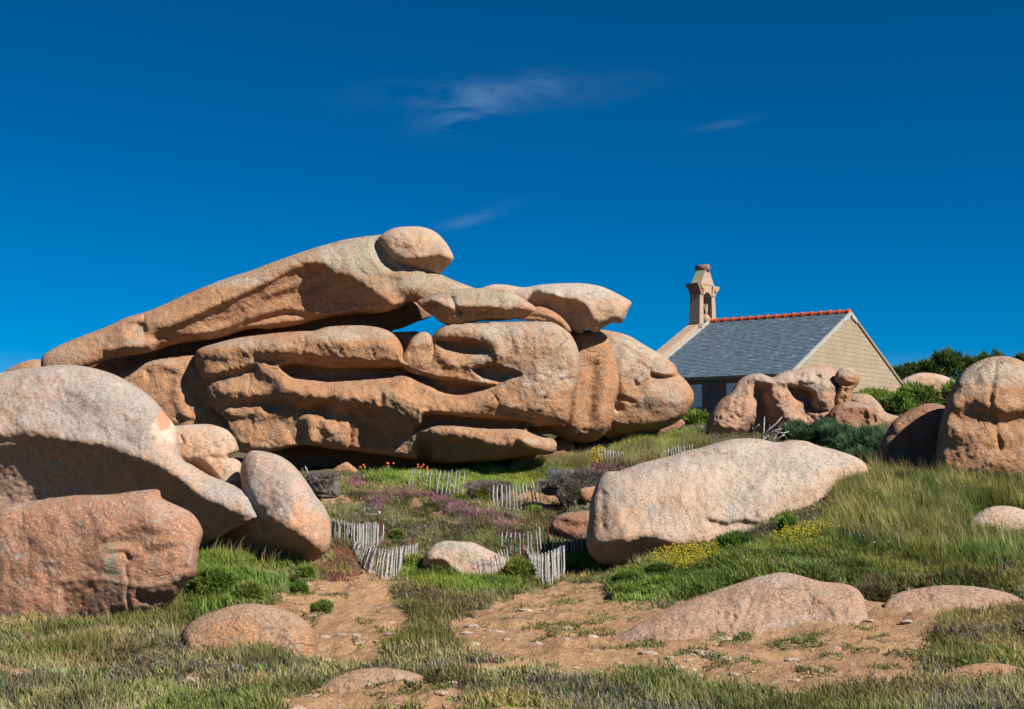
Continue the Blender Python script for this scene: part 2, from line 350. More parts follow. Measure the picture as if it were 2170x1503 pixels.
def feat_eval(Q, f):
    k = f[0]
    if k == 'step':        # line left->right: bulge above, undercut below
        _, line, up, wu, dn, wd, e = f[:7]
        pl = open_smooth(line); bp, d, s, t = seg_near(Q, pl, False); u = d*s
        sig = 1/(1 + np.exp(-np.clip(u/e, -30, 30))); tap = sstep(0, .12, t)*sstep(0, .12, 1 - t)
        return tap*(sig*up*np.exp(-(u/wu)**2) - (1 - sig)*dn*np.exp(-(u/wd)**2))
    if k == 'under':       # everything below the line recedes steadily: an overhanging belly
        _, line, kk, e, mx = f[:5]; pl = open_smooth(line); bp, d, s, t = seg_near(Q, pl, False); u = -d*s
        below = np.where(u > 0, 1., 0.)*sstep(0, .05, t)*sstep(0, .05, 1 - t)*sstep(0, e, u); return -below*mx*np.tanh(kk*np.maximum(u, 0)/mx)
    if k == 'ridge':
        _, line, amp, w = f[:4]; pl = open_smooth(line); bp, d, s, t = seg_near(Q, pl, False)
        return amp*np.exp(-(d/w)**2)
    if k == 'pocket':
        _, poly, amp, e, sl = f[:5]; pp = smooth_poly(poly, 4); bp, d, s, t = seg_near(Q, pp, True); ins = inpoly(Q[:, 0], Q[:, 1], [tuple(p) for p in pp])
        m = sstep(-.35*e, e, np.where(ins, d, -d)); y0, y1 = pp[:, 1].min(), pp[:, 1].max(); tt = np.clip((Q[:, 1] - y0)/(y1 - y0), 0, 1)
        return -amp*m*(1 - sl*tt)
    if k == 'bump':
        _, x, y, rx, ry, amp = f[:6]; r2 = ((Q[:, 0] - x)/rx)**2 + ((Q[:, 1] - y)/ry)**2
        return amp*np.exp(-r2)
def open_smooth(line, n=5):
    P = np.array(line, float)
    if len(P) < 3: return P
    E = np.vstack([2*P[0] - P[1], P, 2*P[-1] - P[-2]]); out = []
    for i in range(1, len(E) - 2):
        p0, p1, p2, p3 = E[i - 1:i + 3]
        for t in np.linspace(0, 1, n, endpoint=False): out.append(.5*((2*p1) + (-p0 + p2)*t + (2*p0 - 5*p1 + 4*p2 - p3)*t*t + (-p0 + 3*p1 - 3*p2 + p3)*t**3))
    out.append(P[-1]); return np.array(out)
nrock = [0]; ROUT = []
def rock(label, outline, D, mat, rnd_=1.0, tmax=90, step=3., feats=(), back=1.0, lean=0., turn=0., warp=5., wscale=.018, wth_lit=0., patches=(), name='boulder', cat='boulder', group=None, rough=1.0):
    """outline in photo pixels at distance D; rnd_ roundness, tmax greatest half thickness (px); lean: depth gained per px upward; turn: per px to the right"""
    nrock[0] += 1; seed = nrock[0]*13; ROUT.append((outline, D))
    O = smooth_poly(outline)
    x0, y0 = O.min(0) - 2*step; x1, y1 = O.max(0) + 2*step
    xs = np.arange(x0, x1 + step, step); ys = np.arange(y0, y1 + step, step); X, Y = np.meshgrid(xs, ys); Q = np.stack([X.ravel(), Y.ravel()], 1)
    ins = inpoly(Q[:, 0], Q[:, 1], [tuple(p) for p in O]).reshape(X.shape)
    phi = solve_poisson(ins, 45)*step*step
    hb = rnd_*2*np.sqrt(np.maximum(phi, 0)); hb = tmax*np.tanh(hb/tmax)
    # cells that touch the inside; outside nodes snap to the outline
    cell = ins[:-1, :-1] | ins[1:, :-1] | ins[:-1, 1:] | ins[1:, 1:]
    use = np.zeros(X.shape, bool); use[:-1, :-1] |= cell; use[1:, :-1] |= cell; use[:-1, 1:] |= cell; use[1:, 1:] |= cell
    rim = use & ~ins
    uid = -np.ones(X.shape, int); uid[use] = np.arange(use.sum())
    U = np.stack([X[use], Y[use]], 1); isrim = rim[use]
    bp, dd, _, _ = seg_near(U, O, True); U[isrim] = bp[isrim]; dd[isrim] = 0
    h = hb[use].copy(); h[isrim] = 0
    edge = sstep(0, 16, dd)
    fr = h.copy(); m2 = D/F0
    P0 = np.stack([U[:, 0], U[:, 1], np.full(len(U), seed*31.7)], 1)
    fr += edge*warp*(fbm(P0, wscale, 4, seed, .5)) + edge*1.3*rough*fbm(P0, .11, 3, seed + 5, .6)
    shift = np.zeros(len(U))
    for f in feats:
        if f[0] == 'under': shift += feat_eval(U, f)
        else: fr += sstep(0, 9, dd)*feat_eval(U, f)
    fr = np.maximum(fr, -.55*h*back); fr[isrim] = 0
    bk = -h*back*1.0 + edge*warp*fbm(P0 + 50, wscale, 3, seed + 9)*.6; bk[isrim] = 0
    cx, cy = U.mean(0)
    Dm = D + m2*(lean*(cy - U[:, 1]) + turn*(U[:, 0] - cx))
    Dm = Dm - shift*m2
    Vf = P3(U[:, 0], U[:, 1], Dm - fr*m2); inn = ~isrim
    Vb = P3(U[inn, 0], U[inn, 1], Dm[inn] - bk[inn]*m2)
    n = len(U); bid = np.arange(n); bid[inn] = n + np.arange(inn.sum())
    cj, ci = np.nonzero(cell)
    q = np.stack([uid[cj, ci], uid[cj + 1, ci], uid[cj + 1, ci + 1], uid[cj, ci + 1]], 1)
    F = np.vstack([q, bid[q][:, ::-1]])
    V = np.vstack([Vf, Vb])
    P = np.array([(U[:, 0].mean() - 0), U[:, 1].mean()]); base = P3(np.array(P[0]), np.array(O[:, 1].max()), np.array(D))
    me = mesh_np(name, V - base, F)
    UU = np.vstack([U, U[inn]])
    w = np.full(len(UU), wth_lit); lic = np.zeros(len(UU)); red = np.zeros(len(UU)); pal = np.zeros(len(UU))
    nz = fbm(np.stack([UU[:, 0], UU[:, 1], np.zeros(len(UU))], 1), .06, 4, seed + 3)
    for (k, x, y, rx, ry, s) in patches:
        r = np.hypot((UU[:, 0] - x)/rx, (UU[:, 1] - y)/ry) + .25*nz; v = s*(1 - sstep(.75, 1.1, r))
        if k == 'w': w += v
        elif k == 'l': lic = np.maximum(lic, v)
        elif k == 'r': red = np.maximum(red, v)
        elif k == 'p': pal = np.maximum(pal, v)
    set_attr(me, 'wth_lit', w); set_attr(me, 'lic', lic); set_attr(me, 'red', red); set_attr(me, 'pal', pal)
    o = link(name, me, mat, loc=tuple(map(float, base))); tag(o, label, cat, group); return o
#ROCKS#
# --- the big stack: leaning slab, capstone, upper slabs
M_out = [(414,750),(425,738),(460,727),(505,716),(550,710),(593,705),(640,702),(665,701),(693,693),(730,690),(768,690),(801,694),(828,704),(846,722),(856,746),(857,762),(880,772),(905,760),(915,738),(915,715),(929,698),(950,688),(1003,684),(1053,682),(1123,680),(1169,682),(1192,694),(1210,710),(1224,738),(1229,772),(1226,807),(1214,841),(1208,880),(1199,899),(1160,903),(1120,906),(1123,914),(1169,929),(1180,945),(1169,962),(1123,966),(1053,977),(1000,981),(938,982),(870,973),(800,963),(740,955),(704,952),(670,946),(635,945),(600,953),(577,958),(540,962),(505,957),(490,945),(480,912),(482,895),(468,880),(452,866),(441,846),(436,818),(422,793),(414,771)]
M_feats = [
 ('ridge', [(1228,800),(1190,805),(1165,820),(1150,850)], -3, 2.5), ('ridge', [(640,706),(648,725),(640,748)], -4, 2.6), ('ridge', [(1030,820),(1055,850),(1050,880)], -4, 3), ('ridge', [(505,775),(530,800),(525,830)], -3, 2.6), ('ridge', [(1070,690),(1085,720),(1080,750)], -2.5, 2.5),
 ('bump', 700, 720, 40, 16, 7), ('bump', 560, 745, 30, 14, 7),
 ('pocket', [(593,775),(640,768),(700,776),(760,776),(815,778),(860,774),(890,790),(930,800),(975,806),(1020,815),(1068,812),(1050,822),(1007,835),(975,846),(940,843),(908,822),(884,811),(858,801),(823,804),(787,807),(740,814),(700,816),(663,812),(625,808),(602,792)], 62, 13, .45),
 ('pocket', [(924,722),(950,719),(984,719),(1012,724),(1034,736),(1030,750),(1000,758),(961,753),(934,741)], 38, 12, .55),
 ('pocket', [(1000,784),(1022,776),(1045,772),(1070,780),(1106,793),(1085,806),(1064,815),(1030,808)], 34, 10, .4),
 ('pocket', [(900,876),(950,877),(984,880),(1040,884),(1088,888),(1140,897),(1175,904),(1160,914),(1123,916),(1080,914),(1030,913),(985,908),(938,905),(900,912),(875,915),(890,895)], 58, 11, .5),
 ('pocket', [(549,762),(600,770),(640,768),(600,778),(575,776)], 10, 6, .2),
 ('step', [(424,802),(450,798),(490,790),(520,781),(548,770)], 12, 22, 16, 20, 3),
 ('step', [(446,858),(480,853),(520,848),(566,847),(607,851),(635,864),(660,862),(690,853),(720,850)], 16, 30, 24, 26, 5),
 ('step', [(455,835),(480,838),(510,832),(540,830)], 5, 14, 9, 14, 5),
 ('step', [(470,880),(500,885),(540,880)], 8, 20, 14, 18, 4),
 ('step', [(700,868),(750,862),(798,868),(830,884),(856,893),(885,898),(912,897)], 20, 40, 10, 55, 6), ('under', [(738,860),(760,862),(798,869),(830,885),(856,894),(885,899),(915,898)], .6, 8, 55),
 ('bump', 845, 838, 20, 18, 16), ('bump', 850, 812, 30, 14, 14), ('pocket', [(800,838),(812,832),(818,850),(808,862),(798,856)], 12, 10, 0),
 ('ridge', [(555,873),(593,870),(640,880),(655,900),(660,930)], 16, 15), ('ridge', [(660,888),(685,895),(700,912),(720,918),(751,908),(750,945)], 15, 15),
 ('pocket', [(600,905),(640,895),(652,925),(650,945),(620,945)], 8, 14, 0), ('pocket', [(685,930),(700,925),(740,925),(735,950),(700,950)], -9, 12, 0),
 ('pocket', [(770,895),(820,900),(870,915),(860,960),(800,955),(765,935)], 16, 25, .1),
 ('step', [(885,925),(925,925),(961,926),(1007,935),(1053,948),(1080,945),(1095,935),(1123,952),(1170,962)], 22, 22, 6, 40, 6), ('under', [(880,925),(925,925),(961,927),(1007,936),(1053,949),(1080,946),(1095,936),(1123,953),(1175,963)], 1.1, 6, 60),
 ('ridge', [(420,745),(505,735),(600,728),(700,728),(800,730),(850,752)], 26, 26), ('step', [(560,758),(640,756),(700,764),(760,766),(800,772),(855,766)], 14, 22, 8, 12, 4),
 ('ridge', [(600,825),(660,832),(720,838),(780,838),(850,850),(930,868),(1000,865),(1060,850)], 20, 24),
 ('ridge', [(560,785),(590,800),(610,820),(660,830)], 14, 16), ('ridge', [(590,775),(608,778)], 10, 9),
 ('ridge', [(925,705),(980,702),(1035,715),(1060,750)], 12, 16), ('ridge', [(935,755),(965,775),(1000,770),(1050,762)], 10, 13),
 ('step', [(1060,868),(1110,878),(1160,892),(1208,898)], 8, 40, 10, 12, 4),
 ('bump', 1130, 760, 90, 70, 22), ('bump', 1150, 850, 60, 40, 12),
]
rock('long grooved orange granite boulder carrying the slabs, its face cut by dark slots', M_out, 55.6, M_warm, 1.3, 64, 2.6, M_feats, back=1.6, lean=.22, turn=-.03, warp=6, rough=1.4,
  patches=[('w',1130,745,150,80,.75),('w',1160,850,90,70,.45),('w',1010,700,90,20,.6),('w',640,840,140,30,-.3),('w',700,920,200,40,-.4),('w',760,705,110,18,.5),('w',520,730,110,14,.45),('l',829,842,9,20,1),('l',895,935,45,30,.75),('l',960,955,90,20,.5),('l',905,800,40,9,.8),('l',1055,800,22,12,.8),('l',615,900,45,25,.4),('l',660,930,30,20,.3),('l',830,870,25,30,.5),('w',1140,945,40,20,.5)])
T_out = [(100,800),(88,760),(120,735),(175,712),(232,690),(267,673),(320,657),(392,625),(471,593),(533,573),(578,556),(658,528),(700,516),(735,507),(793,499),(830,500),(860,540),(900,565),(931,580),(966,596),(1009,612),(1030,625),(1000,650),(950,664),(914,660),(888,643),(865,641),(849,651),(806,664),(753,667),(684,677),(631,690),(578,698),(525,699),(458,719),(378,729),(312,748),(259,756),(232,762),(180,780)]
T_feats = [
 ('ridge', [(452,608),(470,640),(462,660)], -3, 2.6), ('ridge', [(620,545),(640,560),(655,562)], -3, 2.6), ('ridge', [(905,575),(900,600),(880,625),(884,640)], -5, 3), ('ridge', [(945,590),(938,606),(925,620)], -4, 3), ('ridge', [(700,520),(720,545),(722,570)], -2.5, 2.6),
 ('step', [(305,705),(345,695),(400,675),(440,655),(482,638),(530,615),(561,601),(600,580),(632,566),(665,560),(700,567),(724,576)], 16, 22, 5, 45, 4), ('under', [(305,708),(345,697),(400,676),(440,656),(482,638),(530,615),(561,601),(600,580),(632,566),(665,560),(700,568),(714,580),(750,595),(780,612),(812,634),(842,651)], 1.1, 5, 95),
 ('step', [(690,590),(722,584),(750,595),(780,612),(812,634),(838,650)], 10, 22, 5, 40, 4),
 ('step', [(330,712),(380,712),(440,710),(500,690),(560,672),(610,660),(650,668),(700,668)], 5, 16, 12, 12, 3),
 ('step', [(555,636),(600,620),(660,600),(700,592)], 6, 16, 8, 16, 4),
 ('ridge', [(270,690),(300,690),(306,700)], -14, 7), ('step', [(240,680),(320,664),(460,615),(560,580),(640,552)], 8, 18, 6, 18, 5),
 ('bump', 262, 712, 26, 26, 14), ('bump', 285, 735, 18, 12, 8), ('ridge', [(284,702),(296,692),(304,680),(306,668)], -7, 4), ('ridge', [(296,692),(304,705),(306,714)], -6, 4),
 ('ridge', [(230,740),(320,728),(460,703),(560,686),(690,668),(760,656),(850,644)], 8, 9),
 
 ('pocket', [(790,505),(815,520),(830,550),(850,572),(830,580),(800,560),(785,530)], 14, 14, 0),
 ('bump', 870, 605, 45, 22, 14), ('pocket', [(820,585),(850,590),(840,610),(815,610)], 8, 12, 0), ('bump', 750, 550, 80, 35, 18),
]
rock('huge tilted granite slab sloping down to the left over the dark gap', T_out, 57.0, M_mid, .95, 60, 2.8, T_feats, back=1.5, lean=.45, warp=4,
  patches=[('w',780,540,130,45,.7),('l',790,570,70,60,.55),('l',900,600,70,25,.5),('l',695,596,22,7,.9),('l',300,700,14,12,.9),('w',540,600,200,12,.5),('w',900,610,90,30,.5),('w',560,650,260,50,-.5),('w',800,640,60,30,-.4)], name='leaning_slab', cat='boulder')
rock('rounded grey-pink capstone perched on the highest point of the tilted slab', [(802,510),(806,500),(828,486),(849,481),(872,480),(894,481),(913,487),(928,496),(941,509),(952,525),(961,545),(957,556),(945,568),(931,581),(915,580),(890,577),(868,574),(852,565),(841,559),(828,548),(815,530)], 57.2, M_grey, 1.15, 46, 2.4,
  [('step', [(806,518),(826,541),(848,553),(880,552),(915,545),(960,545)], 8, 18, 4, 22, 3), ('under', [(804,520),(826,542),(848,554),(880,553),(915,546),(963,546)], .9, 4, 30), ('bump', 880, 515, 50, 25, 10)], back=1.3, lean=.2, warp=3, patches=[('w',910,568,50,12,-.6)], name='capstone')
rock('thin pale slab wedged under the tilted slab above the small blue gap', [(884,641),(902,630),(923,620),(966,613),(1014,611),(1050,612),(1080,618),(1110,634),(1137,653),(1130,664),(1105,674),(1060,680),(1019,681),(985,688),(955,690),(935,684),(918,670),(905,662)], 55.9, M_mid, 1.1, 40, 2.4,
  [('step', [(890,644),(915,638),(945,652),(965,655),(985,652),(1010,653),(1040,652),(1070,657),(1100,653),(1134,657)], 10, 14, 4, 20, 3), ('under', [(888,646),(915,639),(945,653),(965,656),(985,653),(1010,654),(1040,653),(1070,658),(1100,654),(1136,658)], .9, 3, 30), ('ridge', [(958,632),(962,645),(975,662)], -9, 5), ('step', [(1060,672),(1090,664),(1125,662)], 4, 8, 4, 8, 3)], back=2.2, lean=.4, warp=3,
  patches=[('w',1010,632,110,20,.6),('l',990,625,90,14,.4)], name='wedged_slab')
rock('upper right granite slab with a blunt snout jutting toward the chapel', [(990,625),(1015,613),(1040,604),(1068,603),(1109,609),(1142,604),(1177,601),(1215,600),(1240,601),(1273,607),(1303,620),(1334,637),(1337,646),(1331,658),(1324,676),(1313,686),(1298,684),(1276,696),(1268,704),(1255,703),(1245,697),(1237,700),(1233,707),(1215,704),(1195,690),(1160,668),(1120,650),(1060,635)], 57.0, M_pink, 1.0, 58, 2.4,
  [('step', [(1127,614),(1150,626),(1177,632),(1200,636),(1222,640),(1243,658),(1252,680),(1262,696)], 14, 24, 8, 34, 4), ('under', [(1125,614),(1150,627),(1177,633),(1200,637),(1222,641),(1243,659),(1252,681),(1260,700)], .8, 5, 50), ('bump', 1178, 624, 9, 8, 8), ('step', [(1262,690),(1285,684),(1300,676),(1320,680)], 5, 12, 9, 10, 3), ('bump', 1285, 645, 35, 25, 10), ('pocket', [(1180,650),(1225,655),(1240,690),(1215,695)], 10, 14, 0)], back=1.4, lean=.3, warp=4, patches=[('w',1220,615,110,16,.5),('w',1290,660,40,30,-.4)], name='snout_slab')
rock('low tongue of rock lying between the wedged slab and the snout slab', [(1095,676),(1110,664),(1139,650),(1164,656),(1185,668),(1199,682),(1208,694),(1210,704),(1200,702),(1185,690),(1160,682),(1130,680)], 55.9, M_warm, 1.1, 26, 2.2, [('step', [(1100,674),(1130,668),(1165,676),(1200,698)], 3, 10, 5, 8, 3)], back=2.0, lean=.2, warp=2, name='tongue_rock')
rock('upright fluted boulder right of the grooved boulder, under the snout slab', [(1100,925),(1105,880),(1140,850),(1150,780),(1180,720),(1205,704),(1235,700),(1262,699),(1285,712),(1300,745),(1312,800),(1310,832),(1303,853),(1301,878),(1293,904),(1276,926),(1258,935),(1240,938),(1215,936),(1190,931),(1165,920)], 57.6, M_warm, .9, 60, 2.6,
  [('ridge', [(1255,775),(1250,830),(1243,890)], -7, 14), ('ridge', [(1276,765),(1278,820),(1272,900)], 5, 14), ('ridge', [(1215,760),(1222,830),(1215,900)], 6, 14), ('step', [(1232,908),(1248,909),(1258,912)], 3, 8, 4, 8, 2), ('under',[(1150,905),(1200,915),(1250,917),(1290,900)],.9,6,30)], back=1.3, lean=.12, warp=4, patches=[('w',1275,790,12,30,.4)], name='fluted_boulder')
rock('large round-nosed buff boulder at the right end of the stack near the chapel', [(1262,702),(1276,699),(1303,703),(1325,709),(1341,716),(1367,732),(1397,749),(1418,763),(1432,776),(1437,790),(1446,799),(1458,812),(1469,830),(1470,848),(1463,862),(1450,882),(1435,894),(1404,909),(1354,919),(1316,926),(1290,930),(1270,900),(1262,850),(1255,780)], 59, M_mid, 1.0, 78, 2.6,
  [('step', [(1376,790),(1400,796),(1420,797),(1440,793)], 9, 22, 13, 10, 2), ('pocket', [(1308,838),(1322,838),(1338,846),(1352,853),(1335,857),(1315,850),(1308,846)], 8, 8, .5), ('pocket', [(1300,856),(1312,852),(1322,866),(1308,876),(1300,868)], 9, 8, 0),
   ('step', [(1346,800),(1354,814),(1368,806),(1382,800)], 4, 12, 4, 8, 2), ('step', [(1345,765),(1362,768),(1378,785)], 3, 8, 3, 8, 2), ('under', [(1295,890),(1340,897),(1400,893),(1455,872)],.9,6,40), ('bump', 1400, 845, 55, 30, 14), ('ridge', [(1325,835),(1315,790),(1325,740)], 6, 14)],
  back=1.1, lean=.22, warp=5, patches=[('w',1350,760,90,55,.65),('w',1400,860,70,50,.3),('r',1365,762,10,14,.35),('p',1302,860,8,16,.6),('w',1430,840,20,40,.3),('w',1400,770,20,20,-.3)], name='round_nosed_boulder')
rock('middle stone pinched between the two lobes of the grooved boulder', [(848,762),(860,740),(872,718),(890,705),(906,705),(916,718),(922,745),(932,772),(925,790),(900,796),(875,792),(855,780)], 55.2, M_mid, 1.0, 34, 2.2, [('step',[(860,745),(885,735),(905,735),(918,745)],4,14,6,14,4)], back=1.4, lean=.2, warp=3, patches=[('w',890,715,20,14,.4)], name='pinched_stone')
rock('small egg shaped pebble lodged in the slot below the pinched stone', [(878,788),(885,778),(898,771),(912,772),(924,781),(926,789),(912,792),(893,793)], 55.0, M_mid, 1.2, 20, 2., [], warp=1.5, name='lodged_stone')
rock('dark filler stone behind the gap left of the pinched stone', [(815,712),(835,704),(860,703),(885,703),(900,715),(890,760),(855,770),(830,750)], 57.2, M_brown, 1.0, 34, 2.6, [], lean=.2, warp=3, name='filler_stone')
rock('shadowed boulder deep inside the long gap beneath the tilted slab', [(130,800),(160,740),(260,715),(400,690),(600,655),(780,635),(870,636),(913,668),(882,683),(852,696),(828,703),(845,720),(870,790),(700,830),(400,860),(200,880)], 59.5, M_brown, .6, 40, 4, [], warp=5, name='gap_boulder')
rock('brown boulder tucked behind the left end of the grooved boulder', [(225,806),(252,791),(290,775),(325,763),(375,756),(413,753),(450,765),(490,800),(505,860),(500,912),(460,930),(400,925),(340,900),(270,860)], 56.6, M_warm, 1.0, 52, 2.8,
  [('step', [(300,785),(335,778),(370,785),(378,800)], 7, 18, 9, 20, 5), ('ridge', [(330,785),(355,780),(380,795),(376,840),(395,880)], 8, 12), ('step',[(370,880),(395,886),(420,892)],4,10,5,10,3)], back=1.2, lean=.2, warp=5, patches=[('w',330,768,60,8,.4)], name='tucked_boulder')
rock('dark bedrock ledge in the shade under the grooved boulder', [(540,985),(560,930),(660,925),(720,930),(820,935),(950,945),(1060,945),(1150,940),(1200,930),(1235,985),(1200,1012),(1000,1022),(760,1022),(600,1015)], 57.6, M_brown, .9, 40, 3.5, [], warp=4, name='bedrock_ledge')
rock('small triangular rock catching sun below the grooved boulder', [(686,1008),(705,994),(720,983),(731,976),(745,985),(762,1000),(780,1013),(760,1020),(720,1020)], 55.2, M_mid, 1.0, 18, 2.2, [], warp=2, name='triangular_rock')
rock('flat buff slab on the grass under the fluted boulder', [(1246,948),(1262,941),(1290,938),(1320,938),(1345,942),(1335,958),(1300,972),(1262,975),(1250,965)], 58.8, M_pink, .9, 26, 2.4, [], warp=2, lean=.5, name='flat_slab')
# --- left foreground group
A_out = [(-190,1000),(-170,900),(-110,830),(-20,795),(80,778),(160,774),(232,790),(278,813),(313,836),(336,859),(354,882),(370,903),(379,940),(388,974),(430,1001),(470,1018),(500,1030),(513,1034),(509,1005),(513,980),(522,963),(535,955),(560,957),(590,965),(612,978),(628,993),(642,1010),(656,1030),(672,1055),(682,1066),(692,1083),(699,1102),(702,1138),(697,1160),(688,1172),(672,1186),(652,1194),(615,1190),(577,1187),(520,1182),(462,1174),(431,1150),(400,1120),(360,1090),(300,1085),(200,1110),(60,1130),(-90,1130),(-180,1090)]
rock('long grey-pink whale-backed boulder sweeping down to a bulging tip beside the picket fence', A_out, 34, M_dgrey, .95, 105, 3, [
  ('step', [(-120,930),(60,930),(150,940),(232,953),(270,970),(310,985),(343,997),(375,1018),(412,1050),(450,1072),(500,1092),(535,1112),(548,1118)], 16, 40, 8, 40, 5), ('under', [(-170,950),(60,940),(150,942),(232,955),(270,972),(310,987),(343,999),(375,1020),(412,1052),(450,1074),(500,1094),(535,1114),(560,1116)], 1.1, 6, 85),
  ('step', [(555,1085),(562,1100),(585,1117),(605,1130),(640,1150),(672,1168),(694,1172)], 18, 45, 6, 40, 6), ('under', [(553,1088),(562,1102),(585,1119),(605,1132),(640,1152),(672,1170),(696,1175)], 1.1, 6, 80),
  ('ridge', [(513,1036),(530,1060),(543,1080),(556,1100),(560,1118)], -16, 9), ('bump', 620, 1060, 60, 60, 22), ('step', [(505,1150),(560,1150),(640,1172)], 4, 20, 8, 30, 6), ('ridge', [(288,985),(290,1010),(294,1040)], 5, 2.5)],
  back=1.1, lean=.18, warp=6, patches=[('r',345,893,19,24,.85),('p',352,905,34,36,.8),('w',240,880,130,90,.35),('w',300,1040,120,30,-.7),('w',480,1120,120,30,-.8),('w',650,1130,60,60,-.75),('w',620,1160,80,40,-.5),('w',535,1060,22,50,.6),('l',535,1075,14,22,.35),('w',270,1020,80,40,-.5),('l',250,850,40,20,.25),('l',420,1030,40,12,.3),('l',300,930,50,25,.25),('l',450,1150,60,14,.5)], name='whaleback_boulder')
rock('rounded pinkish knob behind the arm of the whale-backed boulder', [(345,900),(372,902),(400,900),(440,899),(463,904),(482,912),(497,928),(504,945),(505,956),(488,965),(480,968),(500,973),(512,984),(511,1005),(512,1033),(500,1050),(450,1035),(395,1000),(360,960)], 35.2, M_grey, .95, 58, 2.6,
  [('pocket', [(390,975),(420,972),(440,985),(460,1008),(462,1018),(430,1006),(400,985)], 20, 12, 0), ('step', [(440,965),(470,968),(500,972)], 4, 14, 7, 10, 3), ('ridge',[(384,925),(388,938),(380,946)],-6,4)], back=1.1, lean=.3, warp=4, patches=[('w',430,1000,40,25,-.9)], name='knob_boulder')
rock('reddish-brown cracked boulder in the near left corner', [(-110,1200),(-80,1120),(-10,1075),(80,1060),(160,1050),(232,1048),(285,1041),(322,1037),(338,1040),(344,1056),(372,1070),(400,1083),(418,1100),(428,1120),(430,1132),(421,1165),(418,1200),(414,1222),(395,1235),(375,1262),(350,1290),(300,1318),(220,1342),(100,1355),(-20,1350),(-100,1300)], 27, M_red, 1.0, 105, 3,
  [('step', [(308,1052),(322,1050),(340,1053)], 5, 10, 9, 10, 3), ('step', [(200,1150),(250,1135),(300,1126),(335,1128),(345,1145)], 7, 30, 8, 34, 6), ('under', [(120,1230),(220,1225),(300,1240),(380,1225),(415,1200)], .5, 10, 40), ('step', [(300,1166),(345,1160),(375,1152),(400,1150)], 4, 22, 6, 30, 5), ('ridge', [(272,1180),(266,1205),(272,1235),(268,1262),(278,1300)], -5, 4), ('step', [(285,1250),(330,1262),(370,1255)], 5, 20, 12, 26, 5), ('ridge', [(232,1175),(260,1172),(275,1185)], -6, 5), ('ridge', [(415,1140),(405,1180),(395,1220)], 9, 9),('step',[(290,1285),(320,1292),(350,1280)],3,10,6,8,2)],
  back=1., lean=.1, warp=7, rough=.6, patches=[('l',236,1200,18,50,.9),('l',262,1250,7,60,.6),('w',405,1180,14,45,.7),('w',330,1080,70,20,.4)], name='corner_boulder')
rock('big pale dome-like boulder lying on the right slope above yellow flowers', [(1242,1150),(1243,1130),(1248,1100),(1250,1068),(1258,1042),(1268,1018),(1284,1001),(1312,998),(1334,990),(1360,981),(1388,974),(1420,966),(1452,956),(1480,950),(1502,944),(1536,934),(1560,930),(1586,929),(1612,931),(1636,936),(1655,937),(1680,933),(1707,935),(1722,940),(1737,946),(1765,952),(1791,960),(1812,968),(1829,978),(1838,990),(1838,1004),(1815,1016),(1790,1026),(1778,1040),(1774,1055),(1754,1079),(1730,1102),(1703,1117),(1653,1143),(1590,1158),(1519,1166),(1462,1170),(1408,1186),(1368,1197),(1317,1203),(1275,1196),(1250,1175)], 38, M_pink, .95, 125, 3,
  [('step', [(1242,1155),(1275,1154),(1317,1150),(1350,1143),(1378,1141),(1405,1150),(1435,1160),(1480,1162),(1530,1155)], 16, 40, 10, 30, 5), ('under', [(1238,1155),(1275,1154),(1317,1150),(1350,1143),(1378,1141),(1405,1150),(1435,1160),(1480,1163),(1530,1157)], 1.2, 5, 70), ('step', [(1490,1098),(1520,1105),(1540,1110),(1570,1104),(1600,1108),(1625,1112)], 6, 18, 9, 14, 2.5), ('step', [(1600,1090),(1612,1096),(1622,1108)], 4, 10, 4, 10, 2),
   ('ridge', [(1460,970),(1530,968),(1600,952),(1650,940)], -9, 12), ('bump', 1690, 965, 70, 30, 16), ('bump', 1560, 950, 60, 20, 10), ('ridge', [(1310,1100),(1325,1130),(1320,1150)], 12, 22), ('ridge', [(1278,1050),(1275,1090),(1278,1120)], -6, 8), ('step', [(1790,962),(1812,978),(1826,996)], 3, 10, 5, 10, 2), ('ridge',[(1740,1000),(1790,985),(1830,990)],6,14)],
  back=1.1, lean=.75, warp=6, patches=[('w',1600,1000,200,60,.35),('w',1740,970,90,30,.3),('w',1310,1130,80,60,-.5),('w',1330,1180,90,30,-.8),('w',1560,1060,60,30,.2),('p',1480,1020,140,40,.25),('l',1585,1055,40,18,.5),('l',1450,960,60,8,.3),('l',1690,985,60,20,.35),('l',1640,1110,50,20,.4),('l',1290,1020,18,40,.3)], name='dome_boulder')
rock('low speckled rock in the middle foreground between two picket fences', [(897,1198),(900,1180),(906,1168),(918,1156),(930,1150),(947,1146),(975,1148),(1003,1150),(1025,1160),(1045,1170),(1070,1182),(1097,1194),(1085,1203),(1068,1210),(1045,1222),(1012,1229),(984,1230),(965,1224),(950,1212),(937,1200),(918,1197)], 36, M_pink, 1.0, 48, 2.4,
  [('step', [(900,1192),(925,1190),(942,1194),(955,1210),(970,1220),(990,1226)], 8, 16, 12, 14, 3), ('step', [(1030,1200),(1060,1196),(1085,1196)], 3, 8, 4, 8, 2), ('step', [(1020,1190),(1040,1184),(1070,1185)], 2, 8, 3, 6, 2)], back=1., lean=.6, warp=4, patches=[('w',960,1158,50,12,.8),('l',1000,1180,26,14,.7),('l',950,1160,30,10,.6)], name='speckled_rock')
rock('brown boulder half hidden behind the left side of the dome boulder', [(1166,1120),(1172,1102),(1184,1092),(1200,1087),(1225,1084),(1255,1083),(1275,1100),(1275,1140),(1250,1160),(1225,1154),(1198,1140),(1178,1130)], 41.5, M_brown, 1.0, 40, 2.5, [('step',[(1170,1108),(1190,1100),(1215,1108),(1250,1112)],4,14,8,14,4)], lean=.3, warp=3, name='half_hidden_boulder')
